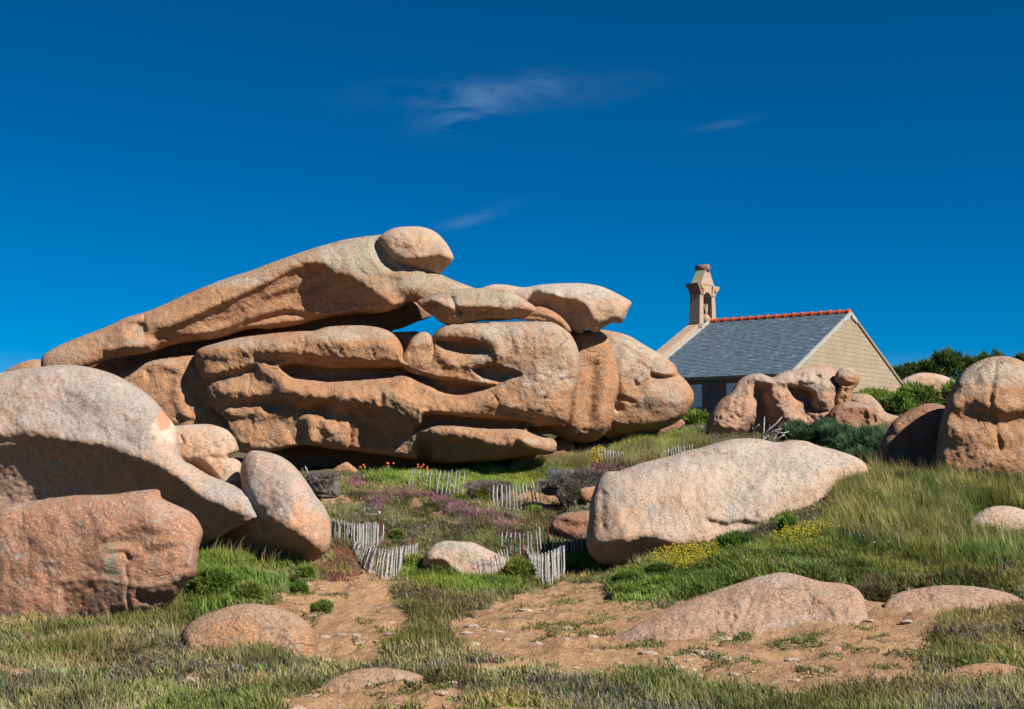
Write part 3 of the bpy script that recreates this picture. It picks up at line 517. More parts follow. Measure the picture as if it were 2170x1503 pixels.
rock('small tan block above the half hidden boulder in the dead heather bank', [(1227,1042),(1233,1035),(1250,1032),(1268,1031),(1275,1045),(1268,1062),(1250,1066),(1233,1058)], 44.5, M_mid, 1.1, 20, 2.2, [], warp=2, lean=.3, name='tan_block')
rock('flat orange stone at the foot of the tilted pickets', [(1135,1086),(1140,1078),(1158,1074),(1175,1078),(1183,1087),(1172,1092),(1150,1092)], 46.2, M_warm, 1.0, 12, 2., [], warp=2, name='flat_stone')
# --- eroded cluster in front of the chapel
rock('wind-carved cluster boulder with deep hollows in front of the chapel', [(1492,935),(1493,909),(1503,882),(1517,859),(1532,844),(1548,832),(1556,820),(1563,810),(1575,800),(1587,795),(1608,791),(1622,795),(1637,800),(1649,793),(1666,787),(1685,783),(1703,779),(1724,776),(1744,776),(1769,783),(1782,815),(1782,860),(1770,905),(1740,950),(1620,955),(1520,950)], 62, M_shelf, 1.0, 60, 2.3,
  [('pocket', [(1588,838),(1600,816),(1620,815),(1634,822),(1630,842),(1642,870),(1655,900),(1662,935),(1560,935),(1578,900),(1592,870)], 42, 26, -.1), ('under', [(1505,880),(1530,900),(1560,905),(1590,890)], .6, 6, 30), ('pocket', [(1668,818),(1685,818),(1702,822),(1726,832),(1727,848),(1722,858),(1738,868),(1754,872),(1730,876),(1706,868),(1702,852),(1680,850)], 32, 10, .2),
   ('bump', 1747, 845, 24, 26, 26), ('ridge', [(1628,815),(1645,845),(1668,875),(1685,905),(1692,935)], 10, 20), ('ridge', [(1545,845),(1530,880),(1520,920)], 8, 18), ('ridge', [(1600,800),(1650,812),(1700,806),(1745,812),(1775,822)], 9, 9), ('pocket', [(1675,790),(1700,792),(1698,802),(1678,802)], 7, 6, 0), ('pocket', [(1722,795),(1740,795),(1738,806),(1722,806)], 7, 6, 0), ('bump', 1740, 820, 30, 10, 10), ('bump',1655,803,18,9,8),('step', [(1505,925),(1525,928),(1550,925)],4,10,8,8,3)],
  back=1., lean=.25, warp=7, wscale=.03, rough=1.8, patches=[('w',1690,797,90,22,.9),('w',1600,800,40,14,.6),('w',1540,890,60,50,-.6),('w',1700,890,60,50,-.3),('l',1745,825,22,12,.5),('w',1610,880,50,60,-.6),('w',1745,815,50,12,.5)], name='carved_boulder')
rock('mushroom-shaped knob standing at the right of the wind-carved boulder', [(1770,860),(1772,835),(1778,818),(1768,806),(1772,790),(1782,781),(1796,778),(1810,783),(1821,799),(1820,812),(1809,825),(1805,834),(1803,850),(1800,870)], 61.2, M_mid, 1.1, 34, 2., [('step',[(1772,806),(1790,808),(1805,814),(1820,812)],5,12,8,10,3),('step',[(1785,825),(1800,824),(1808,826)],3,8,5,8,2)], warp=4, rough=2.5, patches=[('w',1795,788,22,12,.6)], name='knob_rock')
rock('purple-brown lobe leaning on the front of the wind-carved boulder', [(1746,920),(1750,890),(1761,869),(1779,855),(1797,851),(1814,852),(1841,859),(1856,872),(1862,892),(1858,915),(1845,935),(1790,940),(1752,935)], 60.4, M_brown, 1.0, 44, 2.2, [('step',[(1765,885),(1790,872),(1820,870),(1845,880)],3,12,5,20,4), ('pocket',[(1845,880),(1856,878),(1860,895),(1850,902),(1843,893)],12,6,0),('ridge',[(1836,862),(1845,880),(1846,905)],6,6)], warp=5, rough=1.6, patches=[('w',1820,858,40,7,.8)], name='lobe_boulder')
rock('grey-buff low boulder at the right end of the wind-carved cluster', [(1790,850),(1805,836),(1830,834),(1848,840),(1866,858),(1875,872),(1890,879),(1904,883),(1900,895),(1890,910),(1876,925),(1840,935),(1800,920)], 62.6, M_mid, 1.0, 40, 2.4, [('bump',1885,890,14,10,5)], warp=5, rough=1.6, patches=[('w',1850,870,60,40,.4),('l',1840,850,40,20,.3)], name='low_boulder')
rock('dark brown boulder at the right behind the tall grass', [(1859,985),(1858,962),(1868,935),(1880,912),(1893,893),(1910,880),(1930,868),(1965,855),(2005,862),(2035,890),(2048,930),(2045,975),(2020,1003),(1960,1012),(1895,1006),(1868,998)], 44, M_brown, 1.0, 60, 2.6, [('ridge',[(1905,890),(1890,930),(1880,970)],5,12),('step',[(1885,905),(1910,925),(1925,960)],4,14,6,20,5)], warp=5, patches=[('w',1880,920,12,30,.4)], name='brown_boulder')
rock('added tall shouldered boulder at the right edge, put there to shade the dark brown boulder', [(1990,1010),(1985,950),(2000,870),(2030,800),(2075,765),(2130,755),(2190,780),(2240,850),(2260,940),(2250,1020),(2150,1040),(2050,1035)], 41.6, M_mid, 1.0, 90, 3.4, [('step',[(2000,880),(2060,860),(2130,880),(2220,870)],10,30,14,40,5),('ridge',[(2110,770),(2100,850),(2120,950)],-8,6)], warp=9, lean=.15, patches=[('w',2100,790,90,30,.6)], name='added_shade_boulder')  # boulder added to throw its shadow on the brown boulder
rock('pinkish rock seen behind the right foot of the chapel gable', [(1888,860),(1897,825),(1908,808),(1925,798),(1955,790),(1995,795),(2030,812),(2060,850),(2050,875),(1920,878)], 92, M_grey, 1.0, 30, 2.6, [], warp=3, name='distant_rock')
# --- foreground slabs along the bottom
rock('broad sandy-pink bedrock hump in the lower right foreground', [(1290,1370),(1330,1335),(1380,1308),(1430,1285),(1475,1267),(1520,1250),(1560,1237),(1600,1224),(1640,1215),(1665,1213),(1700,1221),(1740,1232),(1800,1240),(1828,1262),(1838,1300),(1845,1350),(1840,1420),(1700,1450),(1500,1450),(1340,1420)], 23.5, M_shelf, .7, 80, 3,
  [('step', [(1470,1300),(1520,1298),(1560,1305),(1600,1302),(1660,1308)], 5, 16, 8, 16, 2.5), ('step', [(1640,1275),(1700,1268),(1770,1285)], 4, 14, 6, 14, 2.5), ('ridge', [(1560,1240),(1590,1265),(1580,1300)], -5, 4), ('ridge',[(1700,1225),(1712,1260),(1760,1300),(1765,1350)],-6,4),('step',[(1440,1350),(1500,1340),(1560,1348),(1640,1340),(1700,1352),(1800,1340)],7,20,10,24,3),('step',[(1380,1330),(1450,1315),(1500,1322)],5,14,7,14,3)], back=.8, lean=1.9, warp=9, wscale=.03, rough=2.2, patches=[('w',1640,1225,60,12,.6),('w',1720,1330,70,30,.4)], name='bedrock_hump')
rock('smaller granite hump beside the bedrock hump at the right foot', [(1862,1345),(1866,1305),(1880,1272),(1905,1256),(1950,1246),(2010,1240),(2080,1245),(2150,1262),(2200,1300),(2220,1360),(2150,1420),(1980,1425),(1890,1400)], 24.2, M_shelf, .7, 80, 3, [('step',[(1880,1310),(1950,1296),(2050,1310),(2150,1305)],5,18,9,20,3),('ridge',[(1960,1250),(1975,1290),(1965,1350)],-6,4)], back=.8, lean=1.6, warp=8, rough=2.2, name='small_hump')
rock('smooth tan rock crest poking up at the bottom left edge', [(385,1345),(410,1315),(450,1297),(490,1284),(530,1279),(570,1284),(610,1295),(645,1315),(670,1350),(665,1400),(600,1440),(450,1440),(390,1400)], 22.5, M_mid, .9, 70, 3, [], back=.8, lean=.6, warp=5, name='tan_crest')
rock('round boulder at the far left end of the rock ridge', [(-60,960),(-50,880),(-20,815),(30,775),(85,762),(130,790),(165,850),(170,930),(120,985),(20,1000)], 63, M_mid, 1., 80, 4, [('step',[(-50,880),(20,870),(100,880),(160,870)],8,30,12,30,6)], warp=8, name='ridge_boulder')
rock('half buried boulder on the right hand slope among tall grass', [(2040,1160),(2050,1110),(2085,1080),(2130,1072),(2180,1085),(2220,1120),(2230,1175),(2180,1200),(2090,1195)], 33.5, M_pink, 1., 70, 4, [], warp=6, lean=.3, name='buried_boulder')
rock('near sandy boulder in the lower centre of the foreground', [(640,1530),(660,1470),(720,1430),(800,1415),(890,1430),(950,1475),(970,1540),(900,1580),(720,1580)], 18.5, M_mid, .9, 90, 4, [('step',[(670,1490),(780,1480),(930,1500)],8,30,10,30,5)], back=.8, warp=8, lean=.5, name='sandy_boulder')
rock('near rust-coloured boulder at the lower right corner of the foreground', [(1960,1520),(1975,1450),(2030,1415),(2110,1405),(2200,1430),(2260,1490),(2250,1560),(2100,1590),(1990,1570)], 19, M_warm, .9, 90, 4, [], back=.8, warp=8, lean=.5, name='rust_boulder')

rock('eroded dark peat crust overhanging bare sand at the left', [(640,1024),(656,1012),(690,1008),(712,1014),(722,1032),(718,1052),(700,1056),(670,1052),(650,1042)], 46.5, M_peat, 1.0, 22, 2.2, [('step',[(648,1040),(680,1046),(716,1050)],4,12,9,8,2)], warp=6, wscale=.06, rough=4, lean=.6, name='peat_bank', cat='peat bank')
rock('dark grey peat mound topped with yellow-green cushions by the splayed pickets', [(980,1062),(990,1042),(1012,1028),(1040,1021),(1066,1024),(1084,1040),(1082,1062),(1050,1074),(1000,1076)], 48.6, M_peat, 1.0, 26, 2.2, [], warp=6, wscale=.06, rough=4, lean=.6, name='peat_bank', cat='peat bank')
rock('long grey-black peat and dead heather bank left of the dome boulder', [(1148,1040),(1160,1022),(1190,1012),(1240,1003),(1290,998),(1300,1030),(1280,1065),(1250,1086),(1215,1086),(1190,1072),(1178,1052),(1158,1050)], 47, M_peat, 1.0, 30, 2.2, [('ridge',[(1190,1040),(1205,1060),(1200,1080)],-9,7)], warp=8, wscale=.05, rough=4, lean=.6, name='peat_bank', cat='peat bank')

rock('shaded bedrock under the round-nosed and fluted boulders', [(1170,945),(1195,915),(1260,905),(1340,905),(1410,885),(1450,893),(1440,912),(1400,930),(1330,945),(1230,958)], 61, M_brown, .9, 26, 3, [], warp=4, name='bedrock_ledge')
# ------------------------------------------------------------------ chapel
YAW, CA, HW, RISE, LEN, ZE = .92061489, np.array([19.88, 80.0]), 8.14, 4.018, 9.41, 4.777
gv = np.array([cos(YAW), sin(YAW)]); rv = np.array([-sin(YAW), cos(YAW)]); ZR = ZE + RISE
def C(a, b, z): q = CA + gv*a + rv*b; return (q[0], q[1], z)
def on_plane_a(px, py, a):      # where the ray meets the long wall plane (constant a) -> (b, z)
    r = rays(px, py); p0 = CA + gv*a; t = (p0@gv)/(r[:2]@gv); q = r[:2]*t - p0; return float(q@rv), float(r[2]*t)
def cbox(mb, a0, a1, b0, b1, z0, z1): mb.hexa([C(a0, b0, z0), C(a1, b0, z0), C(a1, b1, z0), C(a0, b1, z0), C(a0, b0, z1), C(a1, b0, z1), C(a1, b1, z1), C(a0, b1, z1)])
def attr_mat(name, sc=8, var=.35, bump=.01, rough=.8):
    m, nt, b = mat_new(name); g = NG(nt); c = g.mix(g.rng(g.noise(sc, 5, .65), .35, .65, 0, var), g.attr('Col', True), (.10, .09, .08)); g.l(c, b.inputs['Base Color']); b.inputs['Roughness'].default_value = rough
    g.l(g.bump(g.noise(sc*4, 4, .6), bump), b.inputs['Normal']); return m
M_slate = attr_mat('slate', 5, .25, .006, .55)
M_render = simple('beige_render', (.385, .30, .205), (.33, .255, .175), .9, .95, .006, 12)
M_joint = simple('joint_mortar', (.30, .235, .165), (.27, .21, .145), 3, 1, 0)
M_lime = simple('white_lime_mortar', (.50, .48, .44), (.30, .28, .25), 9, .9, .02, 9)
M_chip = simple('chipped_render', (.50, .44, .34), (.34, .28, .2), 30, 1, .01, 20)
M_tile = simple('terracotta', (.60, .115, .03), (.46, .085, .025), 6, .6, .004, 30)
M_grwall = simple('grey_rough_render', (.19, .18, .165), (.13, .125, .12), 3, 1, .03, 8)
M_cut = simple('cut_granite', (.48, .34, .245), (.38, .26, .18), 7, .95, .012, 25)
M_cutdk = simple('dark_cut_granite', (.30, .17, .12), (.22, .12, .09), 5, .95, .02, 18)
M_shut = simple('pale_painted_boards', (.95, .95, .92), (.80, .82, .82), 3, .7, 0)
M_moss = simple('lichen_granite', (.20, .23, .14), (.42, .38, .27), 9, 1, .03, 20)
M_yel = simple('yellow_lichen', (.60, .38, .03), (.42, .27, .06), 9, 1, .01, 20)
chapel = empty('chapel', C(0, LEN/2, 2.0)); cl0 = np.array(C(0, LEN/2, 2.0))
tag(chapel, 'stone chapel with a slate roof, orange ridge tiles and a beige rendered gable', 'chapel')
def cpart(mb, name, mat, parent=None, smooth=False):
    mb.v = [tuple(np.array(v) - cl0) for v in mb.v]; return mb.build(name, mat, parent or chapel, smooth)
mb = MB()   # gable wall core (recessed behind the blocks) and the other walls
def gable(mb, b0, b1, hw, z0, zt, zr):
    V = [C(-hw, b0, z0), C(hw, b0, z0), C(hw, b0, zt), C(0, b0, zr), C(-hw, b0, zt), C(-hw, b1, z0), C(hw, b1, z0), C(hw, b1, zt), C(0, b1, zr), C(-hw, b1, zt)]
    mb.add(V, [(0, 1, 2, 3, 4), (9, 8, 7, 6, 5), (0, 5, 6, 1), (1, 6, 7, 2), (2, 7, 8, 3), (3, 8, 9, 4), (4, 9, 5, 0)])
hwi = 7.86; zei = ZE + (HW - hwi)*RISE/HW*.0 - .02
gable(mb, 0.0, .5, hwi, .8, ZR - hwi*RISE/HW - .12, ZR - .12); cpart(mb, 'gable_wall', M_joint)
mb = MB(); gable(mb, LEN - .3, LEN + .62, hwi, .8, ZR - hwi*RISE/HW - .06, ZR - .06); cpart(mb, 'far_gable_wall', M_grwall)
mb = MB(); cbox(mb, -hwi, -hwi + .5, .5, LEN - .3, .8, ZE - .1); lw = cpart(mb, 'long_wall', M_grwall)
mb = MB(); cbox(mb, hwi - .5, hwi, .5, LEN - .3, .8, ZE - .1); cpart(mb, 'back_wall', M_grwall)
# rendered blocks scored on the gable
def clip(poly, f):
    out = []
    for i in range(len(poly)):
        p, q = poly[i], poly[(i + 1) % len(poly)]; a, b = f(p), f(q)
        if a >= 0: out.append(p)
        if (a >= 0) != (b >= 0): t = a/(a - b); out.append((p[0] + t*(q[0] - p[0]), p[1] + t*(q[1] - p[1])))
    return out
sl = RISE/HW; z = ZR; row = 0; gw = [o for o in bpy.data.objects if o.name == 'gable_wall'][0]
while z > 2.0:
    z1 = z; z0 = z - .262; a = -8.4 + (.0 if row % 2 else .46)
    while a < 8.4:
        w = .92*rnd.uniform(.86, 1.14); g_ = .006
        p = [(a + g_, z0 + g_), (a + w - g_, z0 + g_), (a + w - g_, z1 - g_), (a + g_, z1 - g_)]
        for s in (-1, 1): p = clip(p, lambda q, s=s: (ZR - .13 - s*q[0]*sl) - q[1])
        p = clip(p, lambda q: q[0] + hwi); p = clip(p, lambda q: hwi - q[0])
        if len(p) >= 3:
            ar = abs(sum(p[i][0]*p[(i + 1) % len(p)][1] - p[(i + 1) % len(p)][0]*p[i][1] for i in range(len(p))))/2
            if ar > .01 and not (a < 1.5 and z1 < 3.7) and z1 > 2.3:
                m_ = MB(); n = len(p); pr = rnd.uniform(.012, .018)
                m_.add([C(q[0], -pr, q[1]) for q in p] + [C(q[0], .0, q[1]) for q in p], [tuple(range(n))] + [(i, i + n, (i + 1) % n + n, (i + 1) % n) for i in range(n)])
                cpart(m_, 'block', M_render)
        a += w
    z = z0; row += 1
# the low part hidden behind the boulders: plain render
for (x, y) in ((1814,742),(1823,749),(1807,763),(1780,751),(1735,748),(1734,762),(1731,773),(1750,761),(1763,764),(1771,764),(1776,773),(1788,768),(1790,762),(1792,771),(1787,775),(1762,722),(1771,731),(1857,778),(1860,756),(1807,731)):
    r = rays(x, y); p0 = np.append(CA, 0); nrm = np.append(-rv, 0); t = (p0@nrm)/(r@nrm); q = r*t
    aa = (q[:2] - CA)@gv; zz = q[2]; R = rnd.uniform(.03, .065); m_ = MB(); n = 7
    ring = [(aa + R*rnd.uniform(.7, 1.2)*cos(2*pi*k/n)*1.1, zz + R*rnd.uniform(.8, 1.5)*sin(2*pi*k/n)) for k in range(n)]
    m_.add([C(p[0], -.022, p[1]) for p in ring] + [C(aa + (p[0] - aa)*.45 + .02, -.034, zz + (p[1] - zz)*.45) for p in ring], [(i, (i + 1) % n, (i + 1) % n + n, i + n) for i in range(n)] + [tuple(range(n, 2*n))])
    cpart(m_, 'chipped_patch', M_chip)
# roof deck and slate courses
th = .16
for s, nm in ((-1, 'roof'), (1, 'roof')):
    m_ = MB(); m_.hexa([C(0, -.06, ZR - th), C(s*HW*1.005, -.06, ZE - th), C(s*HW*1.005, LEN, ZE - th), C(0, LEN, ZR - th), C(0, -.06, ZR - .02), C(s*HW*1.005, -.06, ZE - .02), C(s*HW*1.005, LEN, ZE - .02), C(0, LEN, ZR - .02)])
    ro = cpart(m_, nm, M_joint)
    if s < 0: roof = ro
V = []; F = []; CC = []
sdir = np.array([-HW, -RISE])/math.hypot(HW, RISE); nrm_ = np.array([-RISE, HW])/math.hypot(HW, RISE); SL = math.hypot(HW, RISE); nr = 42; cw = SL/nr
for i in range(nr):
    b = -.07 - (.13 if i % 2 else 0)
    while b < LEN - .22:
        w = .26*rnd.uniform(.9, 1.1); b0 = max(b, -.07); b1 = min(b + w - .008, LEN - .2); l0 = i*cw; l1 = (i + 1)*cw + .02 + rnd.uniform(-.008, .008); t = rnd.uniform(.012, .020)
        up = .008 + rnd.uniform(0, .005); lo = .034 + rnd.uniform(-.006, .010); base = len(V)
        for (l, h) in ((l0, up - .012), (l1, lo - .02), (l1, lo), (l0, up)):
            p = sdir*l + nrm_*h
            for bb in (b0, b1): V.append(C(p[0], bb, ZR + p[1]))
        F += [(base + 4, base + 6, base + 7, base + 5), (base + 2, base + 4, base + 5, base + 3), (base, base + 2, base + 3, base + 1), (base, base + 6, base + 4, base + 2), (base + 1, base + 3, base + 5, base + 7)]
        v = rnd.random(); u_ = .85 + .3*rnd.random(); c = (.10*u_, .150*u_, .195*u_)
        if v > .95: c = (.16*u_, .21*u_, .245*u_)
        if v < .12: c = (.075, .12, .165)
        CC += [c]*8; b += w
me = bpy.data.meshes.new('slates'); me.from_pydata([tuple(np.array(v) - cl0) for v in V], [], F); me.update(); set_attr(me, 'Col', CC)
tag(link('slates', me, M_slate, chapel), kind='stuff')
# ridge tiles
def ridge_tile_mesh():
    V = []; F = []; n = 9; prof = [(0, .19), (.46, .18), (.465, .235), (.60, .23), (.605, .18)]
    for (x, R) in prof:
        for k in range(n): t = pi*1.08*k/(n - 1) - .04*pi; V.append((x, R*cos(t), R*sin(t)*1.05 - .03))
    for i in range(len(prof) - 1):
        for k in range(n - 1): F.append((i*n + k, i*n + k + 1, (i + 1)*n + k + 1, (i + 1)*n + k))
    F.append(tuple(range(n))); F.append(tuple(range(4*n + n - 1, 4*n - 1, -1)))
    me = bpy.data.meshes.new('ridge_tile'); me.from_pydata(V, [], F); me.update(); me.materials.append(M_tile); return me
rt = ridge_tile_mesh(); nt_ = 16; stp = (LEN - .05)/nt_
for k in range(nt_):
    o = link('ridge_tile', rt, None, chapel); p = np.array(C(0, LEN - .05 - k*stp, ZR + .0 + rnd.uniform(-.008, .008))) - cl0; o.location = tuple(p); o.rotation_euler = (0, 0, math.atan2(-rv[1], -rv[0])); o.scale = (stp/.6, 1, 1)
# verge mortar of the near gable (left slope, short return on the right)
def strip(a0, a1, off0, off1, b0, b1, name, mat, parent=None, seg=14, jit=.03):
    m_ = MB(); pts = np.linspace(a0, a1, seg + 1)
    for i in range(seg):
        q = []
        for zz in (0, 1):
            for (a, b) in ((pts[i], b0), (pts[i + 1], b0), (pts[i + 1], b1), (pts[i], b1)):
                o_ = off1 if zz else off0 - jit*math.sin(a*7.3)*1.0
                q.append(C(a, b, ZR - abs(a)*sl + o_))
        m_.hexa(q)
    return cpart(m_, name, mat, parent)
strip(-HW, -.02, -.15, .045, -.10, .02, 'verge_mortar', M_lime); strip(.02, .75, -.24, .04, -.10, .02, 'verge_mortar', M_lime, seg=3)
strip(.75, HW, -.14, .03, -.10, .02, 'verge_slate', M_joint, seg=4, jit=0)
# coping of the far gable
k = 0; a = -HW - .35
while a < -1.5:
    w = 1.25; m_ = MB(); a1 = min(a + w - .02, -1.35); q = []
    for zz in (0, 1):
        for (aa, b) in ((a, LEN + .02), (a1, LEN + .02), (a1, LEN + .75), (a, LEN + .75)): q.append(C(aa, b, ZR - abs(aa)*sl + (.42 if zz else -.25)))
    m_.hexa(q); cpart(m_, 'coping_stone', M_cut); a += w
strip(-HW, -1.15, -.05, .12, LEN - .14, LEN + .02, 'flashing_mortar', M_lime, jit=.0)
strip(-1.1, -.1, -.05, .16, LEN - .14, LEN + .02, 'flashing_mortar', M_lime, seg=3, jit=.0)
m_ = MB(); q = []
for zz in (0, 1):
    for (aa, b) in ((.2, LEN + .02), (HW, LEN + .02), (HW, LEN + .75), (.2, LEN + .75)): q.append(C(aa, b, ZR - abs(aa)*sl + (.42 if zz else -.25)))
m_.hexa(q); cpart(m_, 'coping_stone', M_cut)
# long wall details
AW = -hwi
def wall_box(x0, y0, x1, y1, d, name, mat, parent=None):
    b0, z1 = on_plane_a(x0, y0, AW); b1, z0 = on_plane_a(x1, y1, AW); m_ = MB()
    cbox(m_, AW - d, AW, min(b0, b1), max(b0, b1), min(z0, z1), max(z0, z1)); return cpart(m_, name, mat, parent)
for w in ((1465, 815, 1488, 863), (1539, 812, 1562, 860)):
    wn = wall_box(*w, .012, 'window', M_shut, lw)
    wall_box(w[0] - 13, w[1] - 11, w[2] + 6, w[1] - .5, .03, 'lintel', M_cutdk, lw); wall_box(w[0] - 15, w[3] + 2, w[2] + 8, w[3] + 9, .10, 'window_sill', M_cut, lw)
for (x0, y0, x1, y1) in ((1489,815,1504,832),(1489,833,1497,848),(1489,849,1504,866),(1520,814,1538,831),(1528,832,1538,848),(1520,849,1538,864),(1448,815,1464,832),(1455,833,1464,849),(1446,850,1464,864)): wall_box(x0, y0, x1, y1, .03, 'quoin_block', M_cutdk, lw)
# right corner stones and little outbuilding block at the gable foot
for i in range(4):
    m_ = MB(); cbox(m_, hwi - .35 - (.25 if i % 2 else 0), hwi + .02, -.05, .05, 3.9 - i*.42 - .4, 3.9 - i*.42 - .02); cpart(m_, 'corner_stone', M_cut)
# bellcote
bc = chapel
def cprism(mb, lower, upper):       # (a0,a1,b0,b1,z)
    V = []
    for (a0, a1, b0, b1, z) in (lower, upper): V += [C(a0, b0, z), C(a1, b0, z), C(a1, b1, z), C(a0, b1, z)]
    mb.hexa(V)
L0 = LEN; zb = 8.62
bell = empty('bellcote', (0, 0, 0)); bell.parent = chapel
def bpart(mb, name, mat, smooth=False): return cpart(mb, name, mat, bell, smooth)
m_ = MB(); cprism(m_, (-1.30, 1.05, L0 + .03, L0 + .86, 7.2), (-1.28, 1.03, L0 + .03, L0 + .84, zb)); bpart(m_, 'plinth', M_cutdk)
m_ = MB(); cprism(m_, (-1.14, -.62, L0 + .02, L0 + .80, zb), (-1.02, -.60, L0 + .04, L0 + .74, 10.55)); bpart(m_, 'pillar', M_cut)
m_ = MB(); cprism(m_, (.46, 1.00, L0 + .02, L0 + .80, zb), (.46, .90, L0 + .04, L0 + .74, 10.55)); bpart(m_, 'pillar', M_cut)
m_ = MB(); n = 12     # head with arched opening and hollow-curved corbels
arch = [(-.60 + 1.06*k/n, 10.42 + .26*math.sin(pi*k/n)) for k in range(n + 1)]
for k in range(n):
    (x0, z0), (x1, z1) = arch[k], arch[k + 1]
    V = [C(x0, L0 + .03, z0), C(x1, L0 + .03, z1), C(x1, L0 + .75, z1), C(x0, L0 + .75, z0), C(x0, L0 + .03, 11.12), C(x1, L0 + .03, 11.12), C(x1, L0 + .75, 11.12), C(x0, L0 + .75, 11.12)]; m_.hexa(V)
bpart(m_, 'arch', M_cut)
for s, x in ((-1, -.60), (1, .46)):
    m_ = MB(); ns = 7; x1 = -1.03 if s < 0 else .91
    for k in range(ns):
        t0, t1 = k/ns, (k + 1)/ns; f = lambda t: .42*(1 - math.cos(t*pi/2)); e0, e1 = f(t0), f(t1); z0, z1 = 10.48 + .56*t0, 10.48 + .56*t1
        lo = (min(x, x1 + s*e0), max(x, x1 + s*e0), L0 - .01 - e0*.15, L0 + .78 + e0*.15, z0); hi = (min(x, x1 + s*e1), max(x, x1 + s*e1), L0 - .01 - e1*.15, L0 + .78 + e1*.15, z1); cprism(m_, lo, hi)
    xe = x1 + s*.42; cprism(m_, (min(x, xe), max(x, xe), L0 - .07, L0 + .84, 11.04), (min(x, xe), max(x, xe), L0 - .07, L0 + .84, 11.14)); bpart(m_, 'corbel', M_cutdk if s < 0 else M_cut)  # left corbel in darker stone: its shaded side put into the colour
m_ = MB(); cprism(m_, (-.92, .80, L0 + .02, L0 + .76, 11.15), (-.20, .22, L0 + .06, L0 + .72, 12.12)); bpart(m_, 'spire', M_cut)
m_ = MB(); cprism(m_, (-.945, -.55, L0 + .03, L0 + .75, 11.16), (-.222, -.05, L0 + .07, L0 + .71, 12.10)); bpart(m_, 'lichen_crust', M_moss)
m_ = MB()
for k in range(6):
    t0, t1 = pi*k/6, pi*(k + 1)/6
m_.tube([C(.01, L0 - .02, 12.24), C(.01, L0 + .84, 12.24)], .24, 10); bpart(m_, 'cap', M_cutdk, True)
m_ = MB(); cprism(m_, (-.19, .21, L0 + .04, L0 + .76, 12.08), (-.19, .21, L0 + .04, L0 + .76, 12.2)); bpart(m_, 'cap_collar', M_cut)
for (x, z) in ((-.80, 10.98), (.86, 10.88)):
    m_ = MB(); n = 8; m_.add([C(x + .16*cos(2*pi*k/n), L0 - .085, z + .15*sin(2*pi*k/n)) for k in range(n)] + [C(x + .13*cos(2*pi*k/n), L0 - .10, z + .12*sin(2*pi*k/n)) for k in range(n)], [(i, (i + 1) % n, (i + 1) % n + n, i + n) for i in range(n)] + [tuple(range(n, 2*n))]); bpart(m_, 'yellow_lichen_spot', M_yel)
# carved stone ornament in the opening: two curved horns over a round body
m_ = MB(); m_.tube([C(-.05, L0 + .22, 8.6), C(-.05, L0 + .22, 8.75), C(-.05, L0 + .22, 8.9), C(-.03, L0 + .22, 9.08), C(0, L0 + .22, 9.22), C(0, L0 + .22, 9.3)], [.18, .24, .30, .30, .2, .08], 10); bpart(m_, 'carved_ornament', M_cut, True)
m_ = MB(); m_.tube([C(-.02, L0 + .22, 9.2), C(-.05, L0 + .22, 9.55), C(-.2, L0 + .22, 9.85), C(-.42, L0 + .22, 9.98)], [.06, .07, .06, .03], 6); bpart(m_, 'horn', M_cut, True)
m_ = MB(); m_.tube([C(.04, L0 + .22, 9.2), C(.10, L0 + .22, 9.55), C(.11, L0 + .22, 9.85), C(.06, L0 + .22, 9.98)], [.07, .09, .09, .04], 6); bpart(m_, 'horn', M_cut, True)
# ------------------------------------------------------------------ dry stone wall
dsw = empty('dry_stone_wall', tuple(P3(np.array(1465), np.array(930), np.array(68.)))); tag(dsw, 'short tumbledown dry stone wall below the bush between the two boulders', 'wall'); dl = np.array(dsw.location)
for r_ in range(5):
    x = 1424 + rnd.uniform(0, 6)
    while x < 1502:
        w = rnd.uniform(9, 19); h = rnd.uniform(5, 7.5); y = 929 - r_*6 + rnd.uniform(-1.5, 1.5) - (x - 1424)*.01; D = 68 + rnd.uniform(-.15, .15) + r_*.12; m2 = D/F0
        c = P3(np.array(x + w/2), np.array(y), np.array(D)); V = []
        for dz in (-1, 1):
            for (dx, dy) in ((-1, -1), (1, -1), (1, 1), (-1, 1)): V.append(c + np.array([dx*w*.5*m2*rnd.uniform(.75, 1), dy*.28*rnd.uniform(.7, 1), dz*h*.5*m2*rnd.uniform(.6, 1.05)]) - dl)
        m_ = MB(); m_.hexa(V); m_.build('stone', rnd.choice([M_cut, M_cutdk, M_cut, M_lime] if r_ > 2 else [M_cut, M_cutdk]), dsw); x += w*.96
# ------------------------------------------------------------------ picket fences
def picket_meshes():
    out = []
    for k in range(8):
        V = []; r = random.Random(k + 50); n = 5; bx = r.uniform(-.05, .05); by = r.uniform(-.03, .03)
        for i in range(n):
            t = i/(n - 1); ox = bx*math.sin(pi*t)*.6 + r.uniform(-.006, .006); oy = by*math.sin(pi*t); w = .5*(1 + r.uniform(-.14, .14))*(.8 if i == n - 1 else 1); d = .26*(1 + r.uniform(-.2, .2))
            V += [(ox - w*.066, oy - d*.066, t), (ox + w*.066, oy - d*.066*.7, t), (ox + w*.055, oy + d*.066, t), (ox - w*.06, oy + d*.066, t)]
        F = [(i*4 + a, i*4 + (a + 1) % 4, (i + 1)*4 + (a + 1) % 4, (i + 1)*4 + a) for i in range(n - 1) for a in range(4)] + [(3, 2, 1, 0), (16, 17, 18, 19)]
        me = bpy.data.meshes.new('picket'); me.from_pydata(V, [], F); me.update(); me.materials.append(M_picket); out.append(me)
    return out
PK = picket_meshes()
